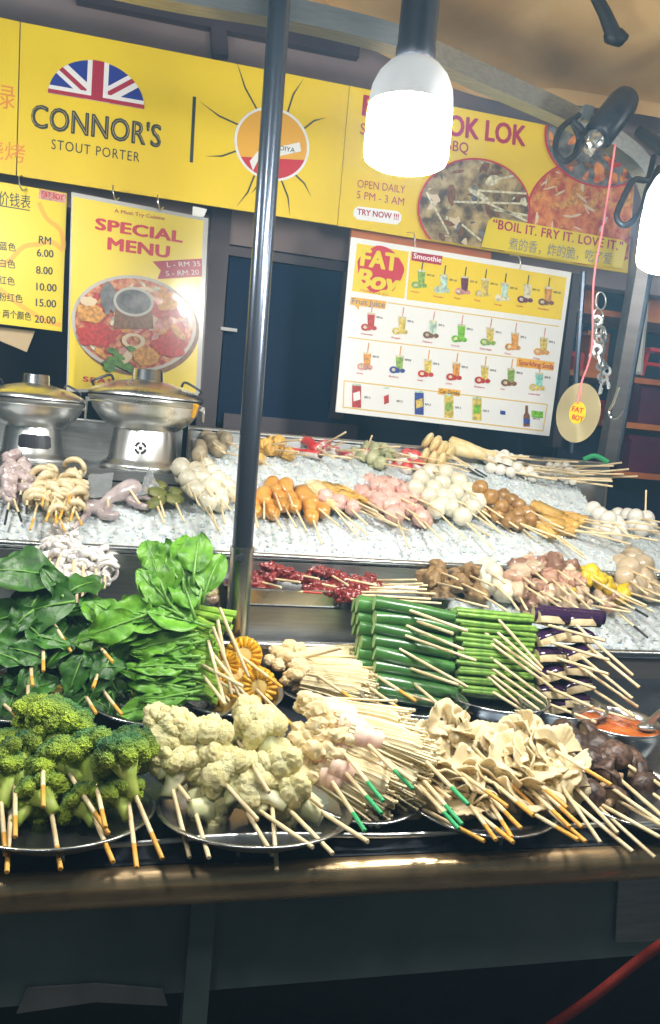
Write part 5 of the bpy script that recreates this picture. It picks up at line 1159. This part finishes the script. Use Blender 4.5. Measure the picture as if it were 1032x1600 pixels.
# ---- corn
PQ = heap(358, 1095, .02, .9); gQ = 'corn skewers'
def corn(px, py, rpx, stick, tip, face, desc):
    c = Pp(px, py, *PQ); R = rpx*depth(c)/FPX; o = new('corn_skewer', 'skewer', c, gQ, stick[2], desc); n = ((EYE-c).normalized()+V(face)).normalized(); X = Matrix.Translation(c) @ dirmat(n)
    b = MB(); K_ = 17
    for ring_ in range(4):
        for i in range(K_):
            g = 2*PI*(i+.5*(ring_ % 2))/K_; rr_ = R*.84; b.ball(X @ V((rr_*math.cos(g), rr_*math.sin(g), -.005-.011*ring_)), (R*.17, R*.17, .0065), 2, .1, 2, 0, i, X=X.to_3x3() @ Matrix.Rotation(g, 3, 'Z'))
    for i in range(K_):
        g = 2*PI*i/K_; b.ball(X @ V((R*.68*math.cos(g), R*.68*math.sin(g), -.001)), (R*.31, R*.128, .0055), 2, .2, 2, 0, i, X=X.to_3x3() @ Matrix.Rotation(g, 3, 'Z'))
    part('corn_kernels', b, ['corn'], o)
    b = MB(); b.lathe([(0, .001), (R*.2, .0012), (R*.4, .0005), (R*.46, -.002)], 28, X=X); b.lathe([(R*.45, -.002), (R*.9, -.003), (R*.88, -.044)], 28, 1, X=X); part('cob', b, ['corncore', 'corn'], o)
    p0 = Pp(stick[0], stick[1], *PQ)+n*.006; add_stick(o, p0, handle(p0, stick[2], stick[3], .09), tip)
corn(381, 1024, 30, (362, 992, 389, 1058), None, (0, -.2, .1), 'corn round facing forward, {} by stick end')
corn(405, 1074, 31, (407, 1084, 458, 1134), 'orange', (.2, -.1, -.1), 'corn round facing forward, {} by stick end')
corn(347, 1080, 27, (358, 1094, 389, 1140), 'orange', (-.4, 0, .3), 'corn round facing forward, {} by stick end')
corn(372, 1052, 26, (383, 1034, 441, 1074), 'orange', (.3, 0, .5), 'corn round facing forward, {} by stick end')
corn(350, 1040, 24, (323, 1051, 381, 1090), None, (-.6, 0, .4), 'corn round facing forward, {} by stick end')

# ---- leaves
def leaf(mb, base, d, n, L, W, seed, curl=.5, ruf=.012, mi=0, vein=1, stalk=0.0, fold=.15):
    d = V(d).normalized(); n = (V(n)-d*V(n).dot(d)).normalized(); sd = d.cross(n); nu, nv = 14, 10; base = V(base)
    def ctr(u):
        a = curl*u; 
        return base+d*(L*(math.sin(a)/curl if abs(curl) > .01 else u))-n*(L*((1-math.cos(a))/curl if abs(curl) > .01 else 0))
    def fn(u, v):
        t = v*2-1; w_ = W*(max(0, math.sin(PI*min(1, .02+u*.96)**.86))**.72)*(1+.12*noise.noise(V((u*3, seed, 1)))); a = curl*u; nn_ = n*math.cos(a)+d*math.sin(a)
        z = fold*w_*abs(t)**1.3+ruf*t*t*noise.noise(V((u*3.6, t*.9+seed*3, seed)))*1.2+.004*noise.noise(V((u*9, t*4, seed*2)))
        return ctr(u)+sd*(w_*t)+nn_*z
    mb.grid(fn, nu, nv, mi)
    pts = ([base-d*stalk] if stalk else [])+[ctr(u)+(n*.0012) for u in (0, .25, .5, .75, .92)]
    mb.tube(pts, [.0032]*(1 if stalk else 0)+[.0024, .0018, .0013, .0009, .0004], 6, vein)
PLf = heap(50, 1100, .025, .95); gL = 'dark leafy green skewers'; nL = PLf[1]
ls = [(77, 963, 111, 1018), (68, 1007, 68, 1048), (48, 1036, 51, 1071), (44, 1064, 44, 1107), (150, 1003, 176, 1034), (155, 1048, 146, 1074), (134, 1087, 150, 1114), (160, 1078, 190, 1116), (0, 1095, 34, 1126)]
r_ = random.Random(4)
big = {0: [((118, 940), (-1, .12), 135, 46), ((95, 905), (-1, -.3), 120, 40), ((60, 985), (-.9, .5), 110, 38), ((110, 925), (.5, -.35), 62, 30), ((15, 900), (.6, -.5), 66, 30), ((40, 960), (-.8, .1), 105, 36)], 4: [((120, 985), (.9, -.2), 66, 26), ((130, 960), (.6, -.6), 60, 24), ((165, 985), (.3, .9), 70, 28), ((110, 975), (-.5, .7), 64, 26)]}
for j, (fx, fy, hx, hy) in enumerate(ls):
    p0 = Pp(fx, fy, *PLf); o = new('leafy_green_skewer', 'skewer', p0, gL, hx, 'dark leafy greens on a stick, {} by stick end')
    b = MB()
    specs = big.get(j, [])+[((fx+r_.uniform(-26, 26), fy-14+r_.uniform(-24, 22)), (r_.uniform(-1, 1), r_.uniform(-.6, 1)), r_.uniform(44, 72), r_.uniform(17, 27)) for _ in range(11)]
    for i, (bp, dp, ln, wd) in enumerate(specs):
        lf = rnd.uniform(-.03, .012); a = Pp(*bp, V(PLf[0])+nL*lf, nL); s_ = depth(a)/FPX; e = Pp(bp[0]+dp[0]*50, bp[1]+dp[1]*50, V(PLf[0])+nL*(lf+rnd.uniform(-.02, .02)), nL)
        leaf(b, a, e-a, nL+V((rnd.uniform(-.6, .6), 0, rnd.uniform(-.2, .7))), ln*s_, wd*s_, j*20+i, rnd.uniform(.3, 1.2), .014)
    part('leaves', b, ['leafdark', 'vein'], o, True, 3)
    b = MB()
    for i in range(3): b.tube([p0-V((rnd.uniform(-.012, .012), -.03, rnd.uniform(-.01, .01))), p0+V((rnd.uniform(-.006, .006), -.002, 0))], .006, 8)
    part('stalks', b, ['stalk'], o)
    add_stick(o, p0, handle(p0, hx, hy, .075), 'orange', back=.02)
PCh = heap(255, 1105, .025, 1.15); gC = 'bright choy skewers'; nC = PCh[1]
cs = [(351, 970, 389, 1058), (344, 990, 362, 1085), (330, 1019, 351, 1098), (340, 1000, 375, 1092), (338, 1030, 383, 1086), (325, 1045, 379, 1072), (322, 1062, 352, 1100)]
tops = {0: [((250+q*9, 892+(q*37) % 44), (-.5+q*.1, -1), 64+(q*13) % 24, 22+(q*7) % 9) for q in range(9)]+[((285-q*9, 945), (-.8+q*.1, -.7), 70, 24) for q in range(4)],
        1: [((270-q*8, 955+(q*23) % 30), (-1, -.5+.12*q), 70+(q*17) % 22, 23+(q*5) % 8) for q in range(8)]+[((300, 950), (-.3, -1), 80, 26), ((310, 975), (-.9, -.25), 80, 26)],
        2: [((278, 1005), (-1, .3), 88, 36), ((225, 985), (-1, -.1), 78, 24), ((200, 972), (-.8, -.5), 60, 22), ((180, 990), (-.9, .2), 62, 22), ((165, 970), (-.6, -.6), 50, 20), ((238, 962), (-1, -.35), 80, 27), ((255, 985), (-1, 0), 90, 28)]}
for j, (fx, fy, hx, hy) in enumerate(cs):
    y = 962+j*20; xr = 366 if j < 1 else 338; p0 = Pp(xr-20, y+6, *PCh); o = new('choy_skewer', 'skewer', p0, gC, hx+hy*.01, 'bright green choy bunch on a stick, {} by stick end')
    b = MB()
    for q in range(7):
        off = -nC*(.004+.011*(q//2)); dy = (q % 3)*8-8
        a = Pp(xr+rnd.uniform(-6, 6)-(0 if j > 1 else q*4), y+dy+6+(0 if j else q*2), *PCh)+off; m_ = Pp(300, y+dy-6+rnd.uniform(-4, 4), *PCh)+off; e = Pp(245, y+dy-10+rnd.uniform(-5, 5), *PCh)+off
        b.tube(bez([a, m_, e], 4), [.0068, .0062, .0058, .0055, .0052, .005, .0045, .004, .003], 8)
    part('stalks', b, ['stalk'], o)
    b = MB()
    specs = tops.get(j, [])+([((290+r_.uniform(-20, 15), y+r_.uniform(-8, 12)), (-1, r_.uniform(-.2, .3)), r_.uniform(60, 90), r_.uniform(14, 22)) for _ in range(9)] if j > 1 else [])
    if j == 6: specs += [((230, 1070), (-.1, 1), 58, 26)]
    for i, (bp, dp, ln, wd) in enumerate(specs):
        lf = rnd.uniform(0, .022); a = Pp(*bp, V(PCh[0])+nC*lf, nC); s_ = depth(a)/FPX; e = Pp(bp[0]+dp[0]*50, bp[1]+dp[1]*50, V(PCh[0])+nC*(lf+rnd.uniform(-.012, .012)), nC)
        leaf(b, a, e-a, nC+V((rnd.uniform(-.4, .4), 0, rnd.uniform(0, .6))), ln*s_, wd*s_, 300+j*20+i, rnd.uniform(.2, .9), .014, stalk=.02)
    part('leaves', b, ['leaf', 'vein'], o, True, 3)
    p0 = Pp(fx, fy, *PCh)+nC*.012; add_stick(o, p0, handle(p0, hx, hy, .095), None, back=.02)

# ---------------------------------------------------------------- liver dishes
xl_, xr_ = Py(385, 960, 1.4).x-.03, Py(700, 960, 1.42).x+.005
b = MB(); zt = 1.062; b.box(((xl_+xr_)/2, 1.435, (zt+.985)/2), (xr_-xl_, .1, zt-.985)); st = solo('dish_stand', b, ['brush'], 'low steel stand carrying the two liver dishes', 'stand', smooth=False)
def dish(x0, x1, y0, y1, z, hgt, label):
    cx, cy = (x0+x1)/2, (y0+y1)/2
    def loop(dx, dy, z_, r): return [V((cx+sx*(dx-r)+r*math.cos(g), cy+sy*(dy-r)+r*math.sin(g), z_)) for (sx, sy, g0) in ((1, 1, 0), (-1, 1, PI/2), (-1, -1, PI), (1, -1, 1.5*PI)) for g in [g0+PI/2*i/6 for i in range(7)]]
    wx, wy = (x1-x0)/2, (y1-y0)/2; b = MB(); ls_ = [loop(wx*.9, wy*.86, z, .02), loop(wx*.97, wy*.96, z+hgt*.9, .025), loop(wx, wy, z+hgt, .027), loop(wx+.004, wy+.004, z+hgt-.001, .03), loop(wx+.002, wy+.002, z+hgt-.004, .03), loop(wx*.97+.0015, wy*.96+.0015, z+hgt*.85, .025), loop(wx*.9+.002, wy*.86+.002, z-.002, .02)]
    n = len(ls_[0]); b.add([v for l_ in ls_ for v in l_], [(i*n+j, i*n+(j+1) % n, (i+1)*n+(j+1) % n, (i+1)*n+j) for i in range(6) for j in range(n)]+[tuple(range(n))[::-1], tuple(6*n+j for j in range(n))])
    return solo('steel_dish', b, ['steel'], label, 'dish', 'rectangular steel dishes')
xm_ = Py(545, 930, 1.41).x
dish(xl_-.01, xm_-.004, 1.385, 1.49, zt+.004, .03, 'rectangular steel dish of dark red liver nearer the pole')
dish(xm_+.004, xr_+.0, 1.385, 1.49, zt+.004, .026, 'rectangular steel dish with liver skewer sticks nearer the green pods')
PV = ((0, 1.40, zt+.032), V((0, -.45, 1)).normalized()); gV = 'dark red liver skewers'
many('liver', 'liver_skewer', 'skewer', gV, 'dark red liver skewer, {} by stick end',
     [(476, 908, 555, 940, dict(tip='red')), (427, 921, 505, 927, dict(tip='red')), (520, 900, 545, 915), (455, 896, 500, 905), (410, 910, 440, 918), (500, 912, 560, 925), (540, 905, 590, 915), (430, 905, 470, 910)], PV, L=.07, r=.0023)
many('liver', 'liver_skewer', 'skewer', gV, 'dark red liver skewer, {} by stick end',
     [(588, 907, 650, 906), (585, 912, 668, 915), (572, 918, 668, 921), (562, 925, 650, 926), (556, 929, 672, 936), (545, 930, 640, 944), (548, 936, 620, 947), (565, 934, 690, 943), (595, 915, 660, 912), (575, 922, 680, 928)], PV, L=.1, lift=.004, r=.0023)

# ---------------------------------------------------------------- basin ice: meat chunks
PA = ((0, 1.395, 1.012), V((0, -.78, .62)).normalized()); kb = dict(L=.1, lift=.012, r=.0024, sc=1.4)
many('mince', 'minced_meat_skewer', 'skewer', 'minced meat skewers', 'lumpy brown minced meat skewer, {} on the lowest ice', [(680, 910, 722, 920), (701, 933, 763, 949), (752, 929, 792, 954), (722, 912, 760, 930), (690, 895, 715, 905), (735, 900, 770, 915)], PA, **kb)
many('whiteroll', 'fish_roll_skewer', 'skewer', 'white fish roll skewers', 'white fish roll skewer, {} between mince and gizzards', [(795, 932, 811, 954), (775, 915, 800, 938), (770, 898, 790, 912)], PA, **kb)
many('gizzard', 'gizzard_skewer', 'skewer', 'pink brown gizzard skewers', 'pink brown gizzard skewer, {} on the lowest ice', [(843, 923, 876, 940), (812, 932, 826, 957), (832, 945, 842, 958), (815, 912, 850, 935), (862, 905, 890, 930), (880, 908, 905, 935), (900, 915, 945, 945), (855, 935, 885, 955), (905, 935, 930, 958), (875, 932, 910, 955), (890, 950, 915, 965), (835, 893, 855, 910), (870, 890, 890, 905), (815, 900, 835, 915), (895, 900, 915, 915)], PA, **kb)
many('yellow', 'tofu_skin_skewer', 'skewer', 'yellow tofu skin skewers', 'yellow tofu skin skewer, {} beside the tan balls', [(906, 926, 985, 954, dict(sc=.8)), (955, 921, 1010, 946), (940, 912, 975, 935), (975, 935, 1020, 955), (925, 905, 960, 925)], PA, **kb)
many('tanball', 'meat_ball_skewer', 'skewer', 'tan meat ball skewers', 'tan meat ball skewer, {} on the lowest ice', [(982, 926, 1032, 940, dict(sc=.9)), (1014, 908, 1045, 922), (999, 917, 1040, 934), (986, 892, 1015, 905), (1010, 884, 1045, 900), (1025, 925, 1062, 945), (985, 908, 1012, 928)], PA, **kb)
many('gizzard', 'tripe_skewer', 'skewer', 'small dark tripe skewers', 'small meat skewer with black tipped stick, {} on the lowest ice', [(957, 950, 1012, 996, K), (963, 935, 1012, 963, K), (923, 946, 986, 957)], PA, L=.1, lift=.01, sc=.8, r=.0024)
# squid on the left, in the basin
PS = ((0, 1.40, 1.045), V((0, -.75, .66)).normalized())
many('squid', 'squid_skewer', 'skewer', 'pale squid skewers', 'curly pale squid skewer, {} behind the leafy greens', [(68, 884, 62, 904), (91, 885, 78, 936), (99, 912, 94, 953), (103, 918, 106, 958), (120, 917, 121, 951), (129, 918, 130, 951), (139, 914, 136, 945), (153, 910, 150, 935), (115, 875, 117, 905), (95, 862, 88, 890), (80, 868, 74, 892), (130, 880, 131, 905), (150, 888, 152, 910), (165, 895, 163, 920)], PS, L=.07, r=.0024)
c = P(320, 895, 1.42); b = MB()
for i in range(7): b.ball(P(314+i*3.2, 866+i*11.5, 1.42-.002*i), (.0165-.001*abs(i-2), .02, .012), 3, .15, 2, i % 2, i)
b.tube([P(316, 872, 1.43), P(312, 850, 1.44), P(322, 843, 1.44)], [.008, .005, .002], 6)
solo('striped_prawn', b, ['prawn', 'fishcake'], 'large striped brown prawn standing left of the pole sleeve', 'prawn')

# ---------------------------------------------------------------- middle ice tray
def iceplane(ya, za, yb, zb_): return ((0, ya, za), V((0, -(zb_-za), yb-ya)).normalized())
P2 = iceplane(YR, ZR, YM, ZM); k2 = dict(L=.1, lift=.024, r=.0022)
many('purple', 'squid_skewer', 'skewer', 'purple grey squid skewers', 'purple grey squid skewer, {} at the left edge of the middle ice', [(19, 762, 8, 819, K), (22, 780, 34, 814, K), (43, 772, 42, 802, K), (8, 745, -6, 800, K), (36, 748, 30, 790, K)], P2, **k2)
many('intestine', 'intestine_skewer', 'skewer', 'cream intestine skewers', 'folded cream intestine skewer, {} on the middle ice', [(60, 785, 48, 827), (84, 782, 72, 814), (88, 786, 88, 818), (105, 777, 93, 812), (120, 782, 110, 814), (92, 805, 101, 829), (118, 798, 128, 820), (72, 758, 66, 790), (112, 752, 108, 785)], P2, tip='orange', **k2)
# skinned frog
p = Pp(190, 785, V(P2[0])+P2[1]*.012, P2[1]); fg = thing('skinned_frog', 'raw purple grey skinned frog with long legs on the middle ice', 'frog', p); nI = P2[1]
def ip(x, y, h=.012): return Pp(x, y, V(P2[0])+nI*h, nI)
b = MB(); b.tube(bez([ip(222, 768, .016), ip(205, 764, .02), ip(188, 770, .02), ip(172, 778, .016), ip(160, 788, .012)], 4), [.008, .014, .018, .02, .021, .02, .019, .018, .017, .016, .014, .013, .012, .011, .01, .009, .007], 12)
for pts, rs in [([(165, 785), (150, 795), (140, 792), (135, 805), (122, 818), (114, 826)], (.011, .013, .011, .007, .005, .003)), ([(170, 790), (160, 802), (172, 806), (184, 804), (176, 800)], (.011, .011, .009, .006, .003)), ([(200, 778), (215, 788), (228, 792), (240, 790)], (.009, .008, .006, .003)), ([(158, 790), (146, 786), (136, 786), (128, 784)], (.01, .008, .006, .004)), ([(210, 775), (225, 776), (238, 782)], (.009, .007, .004))]:
    q = bez([ip(*t_) for t_ in pts], 3); R_ = [rs[min(len(rs)-1, i//3)]+(rs[min(len(rs)-1, i//3+1)]-rs[min(len(rs)-1, i//3)])*(i % 3)/3 for i in range(len(q))]; b.tube(q, R_, 9)
part('frog_body', b, ['frog'], fg)
for c_ in [(204, 766, 219, 787), (169, 779, 170, 792)]:
    a = ip(*c_[:2], .03); b = MB(); b.tube([a, handle(a, c_[2], c_[3], .04)], .0022, 8); part('stick', b, ['stick'], fg)
def bagsheet(q, label):
    a = [ip(x, y, h) for x, y, h in q]; b = MB()
    b.grid(lambda u, v: (a[0]*(1-u)+a[1]*u)*(1-v)+(a[3]*(1-u)+a[2]*u)*v+nI*.008*noise.noise(V((u*3, v*3, q[0][0]))), 10, 10)
    b2 = MB(); b2.v = [v-nI*.0012 for v in b.v]; b2.f = [list(f) for f in b.f]; b.add(b2.v, b2.f); solo('plastic_bag', b, ['bag'], label, 'plastic bag', 'clear plastic bags')
bagsheet([(128, 778, .02), (172, 776, .02), (178, 738, .03), (140, 742, .03)], 'clear plastic bag piece above the frog left of the pot foot')
bagsheet([(216, 775, .02), (252, 768, .02), (234, 728, .05), (224, 752, .03)], 'folded clear plastic bag piece beside the leaf wraps')
many('wrap', 'leaf_wrap_skewer', 'skewer', 'olive leaf wrap skewers', 'olive leaf wrapped skewer, {} left of the white balls', [(248, 775, 258, 808), (275, 785, 288, 815), (246, 790, 257, 818)], P2, **k2)
many('fishball', 'fish_ball_skewer', 'skewer', 'white fish ball skewers', 'white fish ball skewer, {} left of the pole', [(309, 775, 343, 829), (327, 789, 341, 827), (346, 788, 351, 818), (334, 766, 360, 796), (290, 748, 300, 775), (300, 765, 312, 790), (345, 752, 372, 782), (316, 752, 330, 775), (362, 775, 380, 800)], P2, **k2)
many('sausage', 'sausage_skewer', 'skewer', 'orange sausage skewers', 'orange sausage skewer, {} right of the pole', [(430, 770, 440, 797), (450, 768, 458, 790), (491, 788, 525, 818, dict(sc=1.15)), (413, 784, 413, 810)], P2, **k2)
many('shortsausage', 'sausage_skewer', 'skewer', 'short orange sausage skewers', 'short orange sausage piece skewer, {} in the lower layer', [(398, 800, 403, 824), (427, 802, 441, 826), (445, 792, 463, 824), (462, 794, 480, 830), (489, 810, 503, 850), (505, 800, 530, 822)], P2, **k2)
many('cakeslab', 'fish_cake_skewer', 'skewer', 'pale fish cake skewers', 'flat pale fish cake skewer, {} beside the sausages', [(516, 786, 558, 836), (524, 792, 575, 836)], P2, **k2)
many('pastry', 'tofu_skewer', 'skewer', 'golden tofu slice skewers', 'golden tofu slice skewer, {} between sausages and pink balls', [(538, 785, 574, 820), (555, 782, 600, 808), (563, 792, 622, 822), (545, 778, 590, 800), (575, 785, 620, 810)], P2, **k2)
many('pinkball', 'pink_meat_ball_skewer', 'skewer', 'pink meat ball skewers', 'pink meat ball skewer, {} on the middle ice', [(560, 797, 640, 830, dict(sc=.8)), (621, 812, 640, 857), (600, 790, 640, 812), (636, 772, 676, 790), (655, 780, 690, 800), (610, 770, 650, 790), (640, 798, 665, 825), (663, 815, 692, 845), (625, 790, 660, 810)], P2, **k2)
many('paleball', 'pale_fish_ball_skewer', 'skewer', 'pale fish ball skewers', 'pale fish ball skewer, {} beside the pink balls', [(688, 803, 729, 843), (700, 795, 766, 838, dict(sc=.95)), (728, 815, 773, 859), (709, 783, 802, 845), (721, 775, 820, 845), (690, 770, 730, 790), (712, 757, 745, 775), (744, 795, 775, 825), (755, 788, 810, 825), (745, 775, 830, 840)], P2, **k2)
many('brownball', 'brown_ball_skewer', 'skewer', 'fried brown ball skewers', 'fried brown ball skewer, {} on the middle ice', [(790, 800, 843, 851), (817, 792, 860, 815), (832, 805, 880, 825), (805, 815, 868, 838), (838, 815, 900, 838), (815, 820, 855, 840)], P2, **k2)
many('tofubar', 'tofu_bar_skewer', 'skewer', 'yellow tofu bar skewers', 'yellow tofu bar skewer, {} between brown and white balls', [(885, 812, 954, 841), (908, 810, 969, 820), (868, 838, 913, 872), (870, 836, 912, 866), (890, 825, 985, 850), (915, 815, 960, 826), (900, 830, 965, 835), (905, 822, 1000, 842)], P2, **k2)
many('whiteball', 'white_ball_skewer', 'skewer', 'white ball skewers', 'white ball skewer, {} at the right end of the middle ice', [(970, 815, 1021, 820), (975, 826, 1030, 830), (975, 834, 1028, 845), (1009, 800, 1010, 766, dict(L=.05)), (955, 815, 990, 842), (1000, 810, 1045, 818), (1010, 828, 1050, 842), (1020, 822, 1060, 832)], P2, **k2)

# ---------------------------------------------------------------- upper ice tray
P3 = iceplane(YM, ZM, YB, ZB); k3 = dict(L=.09, lift=.02, r=.0022)
nB = ((0, YB-.03, ZB-.012), P3[1])
many('grayroll', 'mushroom_roll_skewer', 'skewer', 'grey brown roll skewers', 'grey brown roll skewer, {} at the left end of the upper ice', [(315, 712, 319, 735), (345, 705, 372, 712), (335, 698, 352, 708), (355, 690, 372, 698), (330, 690, 345, 700)], P3, **k3)
many('tofucube', 'tofu_cube_skewer', 'skewer', 'tan tofu cube skewers', 'tan tofu cube skewer, {} on the upper ice behind the pole', [(440, 690, 471, 687), (405, 718, 420, 727), (430, 703, 468, 706), (455, 710, 480, 711), (420, 694, 450, 694)], P3, **k3)
many('crab', 'crab_stick_skewer', 'skewer', 'red crab stick skewers', 'red and white crab stick skewer, {} on the upper ice', [(511, 692, 541, 675), (513, 700, 540, 690), (528, 704, 570, 703), (500, 710, 550, 716), (545, 712, 565, 716), (497, 700, 525, 718), (572, 704, 582, 680, dict(L=.05))], P3, **k3)
many('dumpling', 'dumpling_skewer', 'skewer', 'green grey dumpling skewers', 'green grey dumpling skewer, {} on the upper ice', [(590, 715, 640, 722), (605, 705, 640, 712), (615, 712, 650, 716), (600, 725, 640, 732), (590, 700, 625, 698)], P3, **k3)
many('redwhite', 'crab_claw_skewer', 'skewer', 'red and white crab claw skewers', 'red topped white crab claw skewer, {} on the upper ice', [(640, 722, 695, 728), (655, 714, 690, 720), (665, 730, 720, 740), (685, 722, 730, 728), (645, 733, 690, 738), (690, 712, 720, 720)], P3, **k3)
many('fishcake', 'fish_cake_skewer', 'skewer', 'yellow fish cake slice skewers', 'yellow fish cake slice skewer, {} on the upper ice', [(700, 710, 750, 744, K), (712, 715, 762, 745, K), (700, 726, 757, 746, K), (690, 705, 720, 720)], P3, **k3)
many('longcake', 'fish_cake_skewer', 'skewer', 'long fish cake skewers', 'long curved yellow fish cake skewer, {} on the upper ice', [(742, 712, 800, 730, K), (760, 716, 820, 748, K), (775, 712, 830, 722, K)], P3, **k3)
many('smallwhite', 'quail_egg_skewer', 'skewer', 'small white egg skewers', 'small white egg skewer, {} on the upper ice', [(790, 714, 880, 722), (800, 722, 890, 735), (815, 730, 900, 740), (805, 738, 870, 750), (795, 712, 850, 715, K), (820, 718, 905, 722), (835, 736, 930, 742), (840, 745, 958, 752)], P3, **k3)
many('smallwhite', 'quail_egg_skewer', 'skewer', 'small white egg skewers', 'small white egg skewer, {} on the upper ice', [(895, 733, 971, 723), (905, 740, 983, 733), (915, 748, 998, 744), (885, 745, 957, 749), (890, 728, 960, 728), (900, 752, 958, 760), (870, 735, 940, 736), (880, 740, 976, 741)], P3, L=.11, lift=.024, r=.0024, sc=.85)

# ---------------------------------------------------------------- labels: which of its group
ORD = ['first', 'second', 'third', 'fourth', 'fifth', 'sixth', 'seventh', 'eighth', 'ninth', 'tenth', 'eleventh', 'twelfth', 'thirteenth', 'fourteenth', 'fifteenth', 'sixteenth', 'seventeenth', 'eighteenth', 'nineteenth', 'twentieth', 'twenty-first', 'twenty-second']
byg = {}
for g_, key, o, desc in GRP: byg.setdefault(g_, []).append((key, o, desc))
for g_, l_ in byg.items():
    l_.sort(key=lambda t: t[0])
    vert = g_ in ('green pod skewers', 'long bean skewers')
    for i, (key, o, desc) in enumerate(l_):
        n_ = len(l_)
        w_ = ('topmost' if vert else 'leftmost') if i == 0 else (('lowest' if vert else 'rightmost') if i == n_-1 else ORD[i]+(' from the top' if vert else ' from the left'))
        o['label'] = desc.format(w_)

# ---------------------------------------------------------------- haze added for bulb glow and lifted blacks
b = MB(); b.box((0, 0, 1.5), (34, 34, 5.2))
hz = bpy.data.materials.new('glow haze'); hz.use_nodes = True; n = hz.node_tree; n.nodes.clear()
o = n.nodes.new('ShaderNodeOutputMaterial'); v = n.nodes.new('ShaderNodeVolumePrincipled'); v.inputs['Color'].default_value = (.33, .68, 1, 1); v.inputs['Density'].default_value = .026; v.inputs['Anisotropy'].default_value = .25
n.links.new(v.outputs[0], o.inputs['Volume'])
ho = link('haze', b.mesh('haze', [hz], False)); tag(ho, kind='stuff', label='added thin bluish glow haze round the lit stall', cat='haze')
